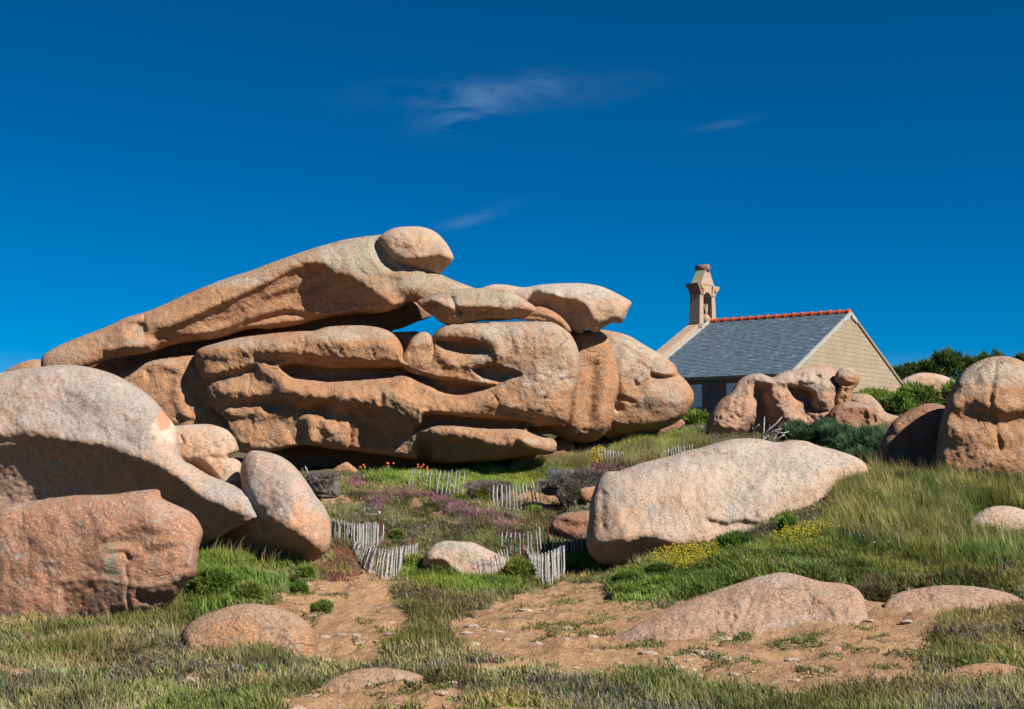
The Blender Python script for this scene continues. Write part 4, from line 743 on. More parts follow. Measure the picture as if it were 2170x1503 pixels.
def pl_at(line, t):
    P = np.array(line, float); L = np.linalg.norm(np.diff(P, axis=0), axis=1); c = np.concatenate([[0], np.cumsum(L)])/L.sum()
    return np.array([np.interp(t, c, P[:, 0]), np.interp(t, c, P[:, 1])])
def fence(label, bases, tops, n, posts=(), wires=(.22, .75), Dfix=None, wid=1., wobble=1., group=None, lean_back=0., Dfun=None):
    n = int(n*1.12) if n > 20 else n
    B = [pl_at(bases, (i + .5)/n) for i in range(n)]; T = [pl_at(tops, (i + .5)/n) for i in range(n)]
    D = np.array([ground(np.array([b[0]]), np.array([b[1]]))[0] for b in B]) if Dfix is None else np.full(n, float(Dfix))
    if np.isnan(D).any(): D = np.where(np.isnan(D), 60, D)
    if Dfix is None: k_ = np.ones(5)/5; D = np.convolve(np.pad(D, 2, mode='edge'), k_, 'valid')
    if Dfix is None: D = D - .25
    if Dfun is not None: D = np.array([Dfun(b) for b in B])
    c = P3(np.array(B[n//2][0]), np.array(B[n//2][1]), np.array(D[n//2])); root = empty('picket_fence', tuple(c)); tag(root, label, 'fence', group)
    lo = []; hi = []
    for i in range(n):
        a = P3(*B[i], D[i]); b = P3(T[i][0] + rnd.uniform(-1.6, 1.6)*wobble, T[i][1] + rnd.uniform(-2.2, 2.2)*wobble, D[i] + lean_back)
        b = b + (b - a)*.07; a = a - (b - a)*.10
        v = b - a; L = np.linalg.norm(v); o = link('picket', PK[rnd.randrange(8)], None, root)
        q = Vector(v).to_track_quat('Z', 'Y'); o.rotation_mode = 'QUATERNION'; from mathutils import Quaternion
        o.rotation_quaternion = q @ Quaternion((0, 0, 1), rnd.uniform(-.5, .5) + (pi if rnd.random() < .5 else 0)); o.location = tuple(a - c); o.scale = (wid*.86, wid*.86, L)
        lo.append(a + v*wires[0] - c); hi.append(a + v*wires[1] - c)
    for wln in (lo, hi):
        m_ = MB(); m_.tube([p + np.array([0, -.03, 0]) for p in wln], .0075, 3); m_.build('wire', M_wire, root)
    for (x0, y0, x1, y1) in posts:
        i = min(range(n), key=lambda j: abs(B[j][0] - x0)); m_ = MB(); m_.tube([P3(x0, y0 + 6, D[i] - .06) - c, P3(x1, y1, D[i] - .06) - c], .032, 5); m_.build('post', M_rust, root)
    return root
fg = 'chestnut picket fences on the heath'
fence('leaning grey picket fence touching the tip of the whale-backed boulder', [(703,1143),(720,1147),(745,1153),(772,1160),(790,1163),(811,1154)], [(704,1100),(720,1105),(750,1113),(790,1111),(813,1115)], 25, [(806,1130,808,1103)], group=fg)
fence('curved picket fence sagging over the sandy hollow left of the speckled rock', [(745,1158),(757,1186),(775,1203),(800,1221),(829,1227),(848,1212),(865,1196),(886,1183)], [(747,1147),(765,1156),(795,1166),(825,1169),(852,1163),(870,1156),(888,1154)], 33, [(873,1182,875,1138)], group=fg)
fence('sparse picket fence in the grass right below the grooved boulder', [(860,1032),(880,1034),(901,1036),(931,1049),(959,1054),(984,1046)], [(869,996),(892,999),(915,999),(945,1002),(965,1001),(988,1003)], 14, group=fg)
fence('splayed picket fence beside the green cushion shrubs and peat bank', [(1044,1071),(1060,1073),(1080,1082),(1100,1084),(1122,1082),(1136,1076),(1151,1073)], [(1044,1032),(1062,1030),(1072,1030),(1085,1032),(1101,1028),(1120,1030),(1142,1023)], 13, wires=(.1, .3), group=fg)
fence('tall-standing pickets in the upper row left of the half hidden boulder', [(1059,1163),(1084,1174),(1105,1182),(1125,1184),(1145,1176),(1157,1160)], [(1061,1132),(1090,1132),(1114,1133),(1133,1128),(1146,1122),(1155,1117)], 11, [(1163,1155,1160,1108)], group=fg)
fence('row of dark backlit pickets descending to the foot of the dome boulder', [(1167,1172),(1190,1182),(1206,1184),(1220,1178),(1236,1172)], [(1167,1146),(1196,1144),(1217,1140),(1234,1132)], 9, group=fg)
fence('dense double picket fence in the shadow at the foot of the dome boulder', [(1106,1212),(1125,1217),(1148,1236),(1174,1234),(1198,1215)], [(1105,1157),(1125,1176),(1150,1178),(1170,1172),(1198,1157)], 24, [(1112,1205,1107,1152)], group=fg)
fence('low broken picket fence standing against the front of the speckled rock', [(1018,1236),(1033,1234),(1055,1228),(1070,1219),(1080,1204)], [(1010,1192),(1022,1188),(1045,1184),(1058,1171),(1077,1166)], 11, [(1085,1194,1095,1170)], wires=(.2, .8), group=fg, Dfun=lambda b: 34.6)
fence('tiny far picket fence peeping over the top edge of the dome boulder', [(1268,967),(1284,970),(1330,975),(1400,972),(1440,966),(1470,958)], [(1267,951),(1284,954),(1330,960),(1400,957),(1428,949),(1470,944)], 32, group=fg, Dfix=55)
fence('pair of stray pickets above the peat bank left of the triangular rock', [(645,1004),(659,1006)], [(643,988),(653,992)], 2, group=fg, Dfix=50)
# ------------------------------------------------------------------ plants
def blades(name, P, hgt, wid, col, tip, lean=.35, dirs=None, mat=None, wind=(-.12, .03, 0), loc=None):
    """P (n,3) roots; each blade three triangles, bending over; col / tip (n,3)"""
    n = len(P); a = RNG.uniform(0, 2*pi, n); side = np.stack([np.cos(a), np.sin(a), np.zeros(n)], 1)
    if dirs is None: dirs = np.stack([RNG.normal(0, lean, n), RNG.normal(0, lean, n), np.ones(n)], 1)
    else: side = np.cross(dirs, RNG.normal(0, 1, (n, 3))); side /= np.linalg.norm(side, axis=1, keepdims=True) + 1e-9
    dirs = dirs/np.linalg.norm(dirs, axis=1, keepdims=True)
    h = hgt[:, None]; w = wid[:, None]*.5
    pv = (1 + .48*fbm(P*np.array([1, 1, 0]), 1.1, 4, 61))[:, None]; hv_ = fbm(P*np.array([1, 1, 0]), .6, 3, 62)[:, None]; col = col*pv*(1 + np.array([.14, 0, -.1])*hv_); tip = tip*pv*(1 + np.array([.14, 0, -.1])*hv_); h = h*(1 + .25*fbm(P*np.array([1, 1, 0]), 1.7, 3, 63))[:, None]
    mid = P + dirs*h*.55; top = P + dirs*h + np.array(wind)*h*RNG.uniform(.3, 1.6, (n, 1)) + RNG.normal(0, .12, (n, 3))*h
    V = np.stack([P - side*w, P + side*w, mid - side*w*.8, mid + side*w*.8, top], 1).reshape(-1, 3)
    b = np.arange(n)[:, None]*5; F = np.concatenate([b + np.array([0, 1, 3]), b + np.array([0, 3, 2]), b + np.array([2, 3, 4])], 1).reshape(-1, 3)
    Cc = np.stack([col*.75, col*.75, (col + tip)/2, (col + tip)/2, tip], 1).reshape(-1, 3)
    c0 = np.zeros(3) if loc is None else np.array(loc)
    me = mesh_np(name, V - c0, F, False); set_attr(me, 'Col', Cc); o = link(name, me, mat or M_leaf, loc=None if loc is None else tuple(map(float, loc))); return o
def pal(cols, n, var=.25):
    c = .88*np.array(cols)[RNG.integers(0, len(cols), n)]; return c*(1 + RNG.uniform(-var, var, (n, 1)))
# ground distance lattice over the picture
LX = np.arange(-60, 2240, 8.); LY = np.arange(880, 1620, 3.); LXX, LYY = np.meshgrid(LX, LY); LD = ground(LXX, LYY)
def samp(poly, dens, dref=42., dpow=1.6, fill=False):
    """random roots on visible ground inside a photo-space polygon, denser where farther"""
    p = np.array(poly, float); x0, y0 = p.min(0); x1, y1 = p.max(0); n = int((x1 - x0)*(y1 - y0)*dens*1.6)
    x = RNG.uniform(x0, x1, n); y = RNG.uniform(y0, y1, n)
    wob = 7*fbm(np.stack([x, y, 0*x], 1), .03, 3, 5); k = inpoly(x + wob, y + wob*.6, poly); x, y = x[k], y[k]
    i = np.clip(((x - LX[0])/8).round().astype(int), 0, len(LX) - 1); j = np.clip(((y - LY[0])/3).round().astype(int), 0, len(LY) - 1); D = LD[j, i]
    k = ~np.isnan(D) & (RNG.uniform(0, 1.6, len(x)) < (np.nan_to_num(D)/dref)**dpow); x, y, D = x[k], y[k], D[k]*RNG.uniform(.985, 1.015, k.sum())
    ok = np.ones(len(x), bool)
    for (o_, Dr, xa, ya) in OUTL: 
        c = (x > xa[0]) & (x < xa[1]) & (y > ya[0]) & (y < ya[1]) & (Dr < D + .15)
        if c.any():
            ins = np.zeros(len(x), bool); ins[c] = inpoly(x[c], y[c] + 4, o_); ok &= ~ins
    x, y, D = x[ok], y[ok], D[ok]; r = rays(x, y); X = r[:, 0]*D; Y = D.copy(); return np.stack([X, Y, hgt(X, Y) - .015], 1), x, y
def tuft(P, k, sp):
    Q = np.repeat(P, k, 0); Q[:, :2] += RNG.normal(0, sp, (len(Q), 2)); Q[:, 2] = hgt(Q[:, 0], Q[:, 1]) - .015; return Q
GRN = [(.17,.27,.03),(.22,.30,.05),(.13,.21,.025),(.27,.32,.08)]; GRN2 = [(.09,.16,.02),(.12,.19,.03),(.07,.115,.02)]
STR = [(.50,.41,.19),(.58,.48,.25),(.40,.33,.14)]; DRY = [(.34,.26,.14),(.42,.33,.19),(.24,.18,.10),(.19,.15,.08)]; OLV = [(.21,.22,.06),(.27,.26,.08),(.16,.17,.05)]
PUR = [(.36,.13,.27),(.44,.19,.34),(.28,.10,.18),(.52,.28,.40)]; HBR = [(.20,.10,.06),(.15,.095,.06),(.25,.12,.075)]; GRY = [(.25,.23,.21),(.17,.155,.145),(.36,.34,.31),(.11,.10,.095)]
YEL = [(.70,.55,.02),(.62,.46,.02),(.75,.62,.05)]; RED = [(.36,.10,.05),(.26,.08,.045)]
def grass(name, poly, dens, k, h, w, base, tipc, lean=.35, sp=.06, hv=.35, seedn=None, thr=None, wind=(-.12, .03, 0), label=None, cat='grass'):
    P, x, y = samp(poly, dens)
    if thr is not None:
        nn = fbm(P*np.array([1, 1, 0]), thr[0], 3, thr[2]); P = P[nn > thr[1]]
    Q = tuft(P, k, sp); n = len(Q)
    if n == 0: return None
    o = blades(name, Q, h*(1 + RNG.uniform(-hv, hv, n)), w*RNG.uniform(.7, 1.3, n), pal(base, n), pal(tipc, n), lean, wind=wind); tag(o, label, cat, kind='stuff'); return o
OUTL = [(ol, D, (min(p[0] for p in ol), max(p[0] for p in ol)), (min(p[1] for p in ol), max(p[1] for p in ol))) for (ol, D) in ROUT]
ALLV = [(-60,985),(200,1000),(400,1000),(640,1000),(700,1015),(760,1008),(1000,1000),(1060,960),(1160,915),(1330,905),(1430,895),(1500,880),(1900,850),(2240,850),(2240,1600),(-60,1600)]
def notsand(P, inv=False):
    i = np.clip(np.searchsorted(gx, P[:, 0]) - 1, 0, len(gx) - 2); j = np.clip(np.searchsorted(gy, P[:, 1]) - 1, 0, len(gy) - 2); s = sand[j, i] > .5; return s if inv else ~s
# the mixed heath carpet, sorted by patches of noise
P, x, y = samp(ALLV, .085); nsd = notsand(P); P2 = P[nsd]
n1 = fbm(P2*np.array([1, 1, 0]), .55, 3, 91); n2 = fbm(P2*np.array([1, 1, 0]), .9, 3, 92)
def carpet(name, msk, k, h, w, base, tipc, label, cat, lean=.45, sp=.09):
    Q = tuft(P2[msk], k, sp); n = len(Q); o = blades(name, Q, h*RNG.uniform(.6, 1.4, n), w*RNG.uniform(.7, 1.3, n), pal(base, n), pal(tipc, n), lean); tag(o, label, cat, kind='stuff')
carpet('green_grass', n1 > .22, 6, .15, .020, GRN2 + OLV, GRN[2:3] + OLV + OLV + DRY[:1], 'short green grass growing in patches over the heath', 'grass')
carpet('dry_grass', (n1 <= .22) & (n2 > -.12), 6, .14, .020, DRY + OLV, DRY + OLV + STR[:1], 'dry olive brown grass between the heather patches', 'dry grass')
carpet('dead_heather', (n1 <= .22) & (n2 <= -.12), 7, .12, .022, HBR + GRY + GRN2, HBR + GRY + OLV, 'grey brown dead heather scattered across the slope', 'heather', .6)
Ps = P[~nsd]; nn = fbm(Ps*np.array([1, 1, 0]), 1.9, 4, 97); Ps = Ps[nn > .30]; Q = tuft(Ps, 7, .05); n = len(Q)
tag(blades('sand_plants', Q, .08*RNG.uniform(.5, 1.4, n), .022*RNG.uniform(.7, 1.3, n), pal(GRN2 + OLV, n), pal(GRN2 + OLV + DRY, n), .7), 'tiny low green plants dotted over the bare sandy granite', 'ground cover', kind='stuff')
# named patches
Pq, _, _ = samp(ALLV, .03, dpow=1.); Pq = Pq[notsand(Pq)]; Pq = Pq[fbm(Pq*np.array([1, 1, 0]), 1.4, 3, 291) > .15]; Q = tuft(Pq, 7, .05); n = len(Q)
tag(blades('broad_leaves', Q, .09*RNG.uniform(.5, 1.5, n), .055*RNG.uniform(.6, 1.3, n), pal(GRN2 + OLV, n), pal(GRN2 + GRN + HBR[:1], n), 1.1), 'low broad-leaved weeds scattered through the turf', 'weeds', kind='stuff')
Pq, _, _ = samp([(690,1040),(780,1020),(1000,1060),(1240,1070),(1240,1170),(1100,1180),(1000,1150),(880,1160),(830,1220),(720,1150)], .05); Pq = Pq[fbm(Pq*np.array([1, 1, 0]), 1.0, 3, 391) > .25]; Q = tuft(Pq, 9, .07); n = len(Q)
tag(blades('dark_scrub', Q, .16*RNG.uniform(.5, 1.4, n), .022*RNG.uniform(.7, 1.3, n), pal(HBR + [(.05,.045,.03)], n)*.7, pal(HBR + GRN2 + [(.06,.05,.035)], n)*.75, .5), 'dark brown scrubby clumps on the slope between the boulders', 'scrub', kind='stuff')
Pq, _, _ = samp(ALLV, .02); Pq = Pq[notsand(Pq)]; Pq = Pq[fbm(Pq*np.array([1, 1, 0]), .8, 3, 191) > 0]; Q = tuft(Pq, 4, .07); n = len(Q)
tag(blades('straw_stalks', Q, .24*RNG.uniform(.5, 1.4, n), .010*RNG.uniform(.7, 1.3, n), pal(OLV, n), pal(STR, n), .25), 'thin straw coloured stalks standing in the mixed heath', 'grass', kind='stuff')
grass('bright_grass', [(775,1012),(850,1003),(900,1000),(1000,1000),(1080,988),(1180,978),(1260,982),(1215,1002),(1150,1012),(1140,1030),(1090,1045),(1060,1022),(1000,1030),(990,1050),(930,1040),(860,1035),(780,1025)], .30, 5, .20, .026, GRN, [(.28,.36,.05),(.22,.32,.04),(.38,.40,.12)], label='bright green grass bank below the grooved boulder')
grass('hillock_grass', [(1290,972),(1300,958),(1345,938),(1420,913),(1482,925),(1485,945),(1420,958),(1350,968)], .30, 5, .32, .03, GRN, [(.28,.36,.05),(.38,.40,.12)], label='lush green grass hillock beside the round-nosed boulder', wind=(-.3, 0, 0))
grass('straw_grass', [(1075,1000),(1095,985),(1150,968),(1210,965),(1250,975),(1240,990),(1180,992),(1110,1002)], .16, 6, .50, .016, [(.20,.22,.06),(.26,.24,.09)], STR, lean=.18, wind=(.35, 0, 0), label='tall straw coloured grass in front of the grooved boulder')
grass('hill_straw', [(1270,985),(1330,962),(1400,958),(1480,940),(1530,930),(1540,948),(1450,965),(1400,980),(1330,985)], .16, 6, .42, .016, [(.20,.22,.06),(.26,.24,.09)], STR, lean=.16, wind=(.2, 0, 0), label='straw coloured grass behind the top of the dome boulder')
for q_, nm, lb in (([(728,1022),(745,1016),(775,1024),(800,1045),(850,1040),(900,1035),(925,1050),(960,1065),(930,1068),(880,1052),(820,1075),(795,1078),(790,1055),(745,1045)], 'heather', 'purple flowering heather on the slope left of the sparse pickets'), ([(870,1035),(905,1033),(930,1052),(985,1075),(1040,1092),(1080,1105),(1010,1112),(960,1092),(915,1062)], 'heather', 'long purple heather band running down to the right of the sandy path'),
   ([(1028,1118),(1060,1112),(1100,1113),(1106,1130),(1060,1136),(1030,1132)], 'heather', 'purple heather tuft just above the tall-standing pickets'), ([(1218,1012),(1250,985),(1290,974),(1350,964),(1392,972),(1385,985),(1330,993),(1290,1003),(1240,1008)], 'heather', 'deep purple heather cushion beside the top left of the dome boulder'), ([(790,1160),(830,1160),(835,1172),(800,1174)], 'heather', 'small purple heather patch behind the curved picket fence')):
    P, x, y = samp(q_, .20); k_ = fbm(P*np.array([1, 1, 0]), 1.3, 3, 33) > -.38; Q = tuft(P[k_], 8, .08); n = len(Q)
    top = pal(PUR, n); br = RNG.uniform(0, 1, n) < .22; top[br] = pal(HBR + GRN2, br.sum())
    tag(blades(nm, Q, .17*RNG.uniform(.5, 1.4, n), .024*RNG.uniform(.7, 1.3, n), pal(HBR, n), top, .5), lb, 'heather', kind='stuff')
grass('red_heather', [(700,1160),(720,1150),(745,1165),(760,1185),(735,1190),(705,1185)], .3, 7, .12, .022, HBR + RED, RED + HBR, lean=.5, label='rusty red heather at the tip of the whale-backed boulder', cat='heather')
grass('brown_heather', [(660,1215),(690,1195),(740,1190),(770,1205),(760,1225),(700,1235)], .22, 6, .12, .022, HBR, HBR + [(.24,.09,.09),(.30,.12,.14)], lean=.5, label='dull pinkish brown heather above the sandy scrape', cat='heather')
grass('left_lush', [(395,1311),(405,1240),(425,1160),(450,1168),(560,1190),(640,1200),(640,1225),(560,1260),(480,1290),(430,1300)], .16, 6, .24, .03, GRN2 + GRN, GRN, label='lush green grass under the belly of the whale-backed boulder', thr=(.8, -.35, 71))
grass('left_seedheads', [(440,1180),(520,1188),(640,1200),(600,1205),(470,1195)], .05, 4, .55, .012, [(.22,.18,.08)], STR, lean=.15, wind=(.3, 0, 0), label='thin straw seed stalks against the shadow of the whale-backed boulder')
grass('middle_lush', [(905,1205),(940,1212),(975,1232),(1100,1225),(1110,1245),(1000,1262),(930,1250),(880,1235),(850,1222),(880,1195)], .26, 6, .20, .028, GRN, GRN, label='vivid green grass in front of the speckled rock')
grass('fence_lush', [(1160,1178),(1240,1172),(1250,1195),(1160,1200)], .2, 6, .2, .028, GRN, GRN, label='sunlit grass behind the backlit pickets')
T3 = [(1768,1030),(1800,1012),(1850,1004),(1930,1012),(2240,1030),(2240,1200),(2000,1200),(1900,1180),(1790,1165),(1740,1140),(1765,1085)]
grass('slope_grass', T3, .16, 8, .30, .018, GRN2 + GRN2 + GRN + HBR[:1], GRN + GRN2 + OLV, lean=.22, wind=(-.12, 0, 0), label='tall green grass on the steep slope right of the dome boulder')
grass('slope_straw', T3, .022, 5, .55, .011, OLV, STR, lean=.15, wind=(-.15, 0, 0), label='straw seed heads rising over the tall slope grass')
grass('slope_scrub', T3, .07, 8, .22, .03, HBR + GRN2, HBR + GRN2, lean=.6, thr=(.7, .25, 83), label='brown scrubby patches in the slope grass', cat='scrub')
grass('low_herbs', [(1290,1245),(1330,1215),(1400,1195),(1520,1172),(1640,1150),(1740,1125),(1800,1160),(1927,1180),(2100,1210),(2100,1232),(1800,1232),(1600,1215),(1480,1255),(1420,1275),(1320,1275)], .24, 6, .2, .035, GRN2 + GRN, GRN2 + GRN + OLV, lean=.6, label='leafy green herbs along the foot of the dome boulder', cat='herbs')
grass('dark_herbs', [(1560,1215),(1700,1190),(1927,1190),(2100,1215),(2100,1250),(1927,1250),(1700,1222)], .2, 6, .2, .035, GRN2 + HBR, OLV + HBR + GRN2, lean=.6, label='dull dark green and brown scrub above the bedrock hump', cat='scrub')
def flowers(name, poly, dens, h, cols, size, label, thr=None):
    P, x, y = samp(poly, dens)
    if thr is not None: nn = fbm(P*np.array([1, 1, 0]), thr[0], 2, thr[2]); P = P[nn > thr[1]]
    n = len(P)
    if n == 0: return
    P = P + np.stack([RNG.normal(0, .03, n), RNG.normal(0, .03, n), h*RNG.uniform(.6, 1.3, n)], 1); s = size*RNG.uniform(.6, 1.3, n)[:, None]
    d = np.array([(1, 0, 0), (0, 1, 0), (-1, 0, 0), (0, -1, 0), (0, 0, .6), (0, 0, -.6)]); V = (P[:, None, :] + d[None]*s[:, None, :]).reshape(-1, 3); b = np.arange(n)[:, None]*6
    F = np.concatenate([b + np.array(t) for t in ((0, 1, 4), (1, 2, 4), (2, 3, 4), (3, 0, 4), (1, 0, 5), (2, 1, 5), (3, 2, 5), (0, 3, 5))], 1).reshape(-1, 3)
    me = mesh_np(name, V, F, False); set_attr(me, 'Col', np.repeat(pal(cols, n, .12), 6, 0)); tag(link(name, me, M_leaf), label, 'flowers', kind='stuff')
flowers('yellow_flowers', [(1365,1195),(1420,1175),(1520,1168),(1525,1195),(1460,1225),(1400,1215)], .33, .23, YEL, .020, 'dense yellow flowers under the belly of the dome boulder', (1.2, -.45, 41))
flowers('gorse_flowers', [(1625,1150),(1650,1133),(1700,1130),(1780,1128),(1775,1150),(1700,1160)], .22, .25, YEL, .022, 'yellow flowers at the right foot of the dome boulder', (1.2, -.3, 42))
flowers('gorse_flowers', [(1740,1085),(1780,1055),(1800,1075),(1760,1110)], .08, .2, YEL, .022, 'sparse yellow flowers by the right end of the dome boulder')
flowers('gorse_flowers', [(1240,965),(1270,958),(1282,966),(1270,976),(1243,974)], .7, .2, YEL, .028, 'bright yellow flower cushion beside the flat buff slab')
flowers('gorse_flowers', [(1195,963),(1218,958),(1228,972),(1205,980)], .35, .3, [(.75,.42,.02),(.7,.5,.02)], .028, 'orange yellow flowers in the straw grass')
flowers('daisies', [(1720,1100),(1920,1080),(1920,1190),(1640,1180)], .004, .3, [(.8,.8,.75)], .02, 'white daisies dotted over the right slope')
flowers('daisies', [(760,1005),(1100,1000),(1100,1030),(850,1180),(760,1110)], .003, .18, [(.8,.8,.75)], .022, 'white daisies dotted over the green bank')
def bush(label, px, py, D, rx, ry, n, cols, tips, h=.16, w=.03, name='shrub', cat='shrub', depth=None, group=None, flat=.0, up=.4):
    if D < 33: h *= .6; w *= .62; n = int(n*2.4)
    m2 = D/F0; c = P3(np.array(float(px)), np.array(float(py)), np.array(float(D))); R = np.array([rx*m2, (depth or rx)*m2, ry*m2])
    u = RNG.normal(0, 1, (n, 3)); u /= np.linalg.norm(u, axis=1, keepdims=True); u[:, 2] = np.where(u[:, 2] < -.45, -u[:, 2], u[:, 2]); rr = RNG.uniform(.45, 1, (n, 1))**.6*(1 + .42*fbm(u*1.0, 1.8, 3, int(px) % 97)[:, None])
    P = c + u*R*rr; d = u/R*R.mean() + np.array([0, 0, up]) + RNG.normal(0, .35, (n, 3))
    o = blades(name, P, h*RNG.uniform(.6, 1.4, n), w*RNG.uniform(.7, 1.3, n), pal(cols, n), pal(tips, n), dirs=d, wind=(0, 0, 0), loc=c); tag(o, label, cat, group); return o
CUSH = [(.15,.19,.02),(.19,.23,.025),(.12,.15,.02)]
for i, (px, py, D, rx, ry, n_) in enumerate(((682,1013,46.3,36,6,1800),(1036,1032,48.2,50,9,3200),(1228,1010,46.6,68,10,5200),(1210,1050,45.6,22,26,2500),(1172,1026,46.3,30,8,1600))):
    bush(['grey dead heather on the eroded peat crust at the left','grey dead heather capping the peat mound by the splayed pickets','long silvery dead heather over the top of the peat bank','dark dead heather hanging down the middle of the peat bank','dark dead heather at the left end of the peat bank'][i], px, py, D, rx, ry, n_, GRY, GRY + HBR, .11, .016, name='dead_heather', cat='dead heather', group='dead heather on the peat banks')
bush('yellow-green cushion shrub on top of the peat bank by the splayed pickets', 1019, 1050, 47.6, 15, 14, 1500, CUSH, CUSH, .09, .025)
bush('low yellow-green cushion shrub at the foot of the peat bank', 1023, 1072, 47.0, 19, 11, 1500, CUSH, CUSH, .09, .025)
bush('small mossy green shrub at the left end of the peat bank', 975, 1060, 47.5, 16, 9, 900, CUSH + GRN2, CUSH, .09, .025)
bush('green shrub in the peat bank beside the tan block', 1224, 1050, 45.4, 9, 12, 600, CUSH, CUSH, .09, .025)
bush('tiny bright green plant under the tan block', 1232, 1067, 44.8, 7, 7, 400, GRN, GRN, .09, .025)
bush('green shrub at the right foot of the splayed pickets', 1134, 1085, 46, 14, 7, 600, GRN, GRN, .11, .025)
bush('round olive shrub between the two left picket fences', 838, 1138, 40.5, 15, 11, 900, GRN2 + OLV, GRN + OLV, .12, .03)
bush('small bright shrub near the right end of the leaning fence', 832, 1156, 40, 9, 7, 500, GRN, GRN, .1, .03)
bush('bright shrub left of the speckled rock at the fence end', 876, 1198, 36.5, 18, 13, 1000, GRN + OLV, GRN + OLV, .16, .03)
bush('olive shrub at the right end of the speckled rock', 1100, 1214, 34.2, 24, 18, 1600, GRN + OLV + GRN2, GRN + OLV, .18, .03)
bush('dark shrub hugging the middle of the dome boulder foot', 1556, 1158, 33.3, 34, 22, 2200, [(.04,.07,.02),(.05,.085,.025)], GRN2, .14, .035)
bush('bright leafy plant standing against the dome boulder', 1668, 1122, 34.2, 14, 24, 700, [(.14,.24,.04),(.17,.28,.05)], [(.18,.30,.05)], .16, .035, up=1.2)
for i, (px, py, D, rx, ry) in enumerate(((1345,1258,29.5,45,17),(1410,1248,29.6,48,20),(1480,1235,29.8,50,18),(1330,1228,30.5,30,16),(1400,1214,31,34,16))):
    bush(['low green mat at the left tip of the herb bank','rounded green mat in the middle of the herb bank','long green mat at the right of the herb bank','dark green clump above the left tip of the herb bank','green clump below the yellow flowers'][i], px, py, D, rx, ry, 2200, GRN2 + GRN, GRN, .10, .032, name='leafy_mat', cat='ground plant', group='green mats below the dome boulder', depth=rx*.6)
bush('olive tussock on the sandy crest at the lower left', 525, 1258, 27, 26, 18, 1200, OLV + GRN, OLV + GRN, .16, .028, name='tussock', cat='tussock')
bush('green tussock left of the corner boulder gap', 450, 1232, 29, 42, 26, 2400, GRN2 + GRN, GRN, .2, .03, name='tussock', cat='tussock')
bush('round green tussock in the brown heather', 648, 1218, 30.5, 16, 13, 900, GRN2 + GRN, GRN + OLV, .14, .03, name='tussock', cat='tussock')
bush('small dark tussock on the bare sand', 635, 1250, 28.5, 15, 12, 800, GRN2, GRN2 + GRN, .12, .03, name='tussock', cat='tussock')
bush('dark green tussock at the bottom of the sand scrape', 680, 1292, 26.4, 20, 15, 900, GRN2, GRN2 + OLV, .12, .03, name='tussock', cat='tussock')
bush('shaggy dark tussock between the two bedrock humps', 1846, 1278, 26.3, 42, 32, 2600, [(.06,.07,.03),(.09,.09,.04)], OLV + HBR, .22, .03, name='tussock', cat='tussock')
for i, (px, py, rx, ry) in enumerate(((1565,1275,16,8),(1665,1258,12,7),(1680,1245,20,9),(1575,1234,15,7),(1655,1310,14,6))):
    bush(['green tuft in the middle of the bedrock hump','tiny green tuft near the crest of the bedrock hump','spreading green tuft on the crest of the bedrock hump','flat green tuft at the edge of the herb bank','small tuft low on the bedrock hump'][i], px, py, 25.6, rx, ry, 300, GRN2 + GRN, GRN, .09, .03, name='tuft', cat='tuft', group='tufts growing on the bedrock hump')
# gorse behind the dome boulder and bushes by the chapel
GOR = [(.05,.10,.045),(.07,.12,.05),(.04,.075,.035)]; GORT = [(.09,.16,.075),(.12,.19,.08)]
gl = ['dark gorse bush just right of the bleached branches','gorse bush in front of the carved boulder hollow','gorse bush below the purple-brown lobe','gorse bush in the middle of the thicket behind the dome boulder','gorse bush against the dark brown boulder','low gorse bush at the right shoulder of the dome boulder','grassy gorse bush in the gap left of the brown boulder','gorse bush on the upper edge of the thicket']
for i, (px, py, D, rx, ry) in enumerate(((1685,925,54,26,20),(1725,935,53,34,24),(1775,935,52,36,30),(1800,962,50,38,30),(1842,945,50,34,30),(1820,985,47,30,22),(1868,960,48,24,26),(1758,915,56,24,14))):
    bush(gl[i], px, py, D, rx, ry, 2200, GOR, GORT, .26, .035, name='gorse_bush', cat='gorse bush', group='gorse thicket behind the dome boulder', up=.9)
bush('bright green bush under the chapel window', 1470, 893, 75, 34, 18, 2200, GRN, GRN, .24, .07, name='bush', cat='bush')
bush('green bush wedged under the round-nosed boulder', 1408, 918, 68, 34, 12, 1500, GRN2, GRN, .2, .05, name='bush', cat='bush')
bush('small bush in the gap between the grooved and fluted boulders', 1208, 953, 61, 24, 14, 900, GRN2, GRN, .2, .05, name='bush', cat='bush')
hl = ['fern-topped bush at the foot of the chapel gable','bush right of the mushroom knob','rounded bush below the right corner of the chapel','bush behind the dark brown boulder','wide bush at the right edge beyond the brown boulder','far right bush on the skyline']
for i, (px, py, D, rx, ry) in enumerate(((1835,850,74,22,14),(1868,862,72,34,24),(1905,868,70,38,28),(1950,850,73,44,28),(2060,850,73,60,36),(2160,855,72,60,40))):
    bush(hl[i], px, py, D, rx, ry, 2600, GRN2 + GRN, GRN, .3, .08, name='bush', cat='bush', group='bushes right of the chapel')
for i, (px, py, D, rx, ry) in enumerate(((1905,806,112,26,18),(1945,800,114,34,24),(2010,795,118,52,34),(2100,790,120,56,36),(2180,795,118,50,34))):
    bush(['dark treetop just right of the chapel eave','dark tree behind the distant rock','broad dark tree on the right skyline','tall dark tree near the right edge','dark tree at the far right edge'][i], px, py, D, rx, ry, 3000, [(.04,.07,.025),(.055,.09,.03)], GRN2, .5, .14, name='pine_tree', cat='tree', group='dark trees on the skyline right of the chapel', depth=rx)
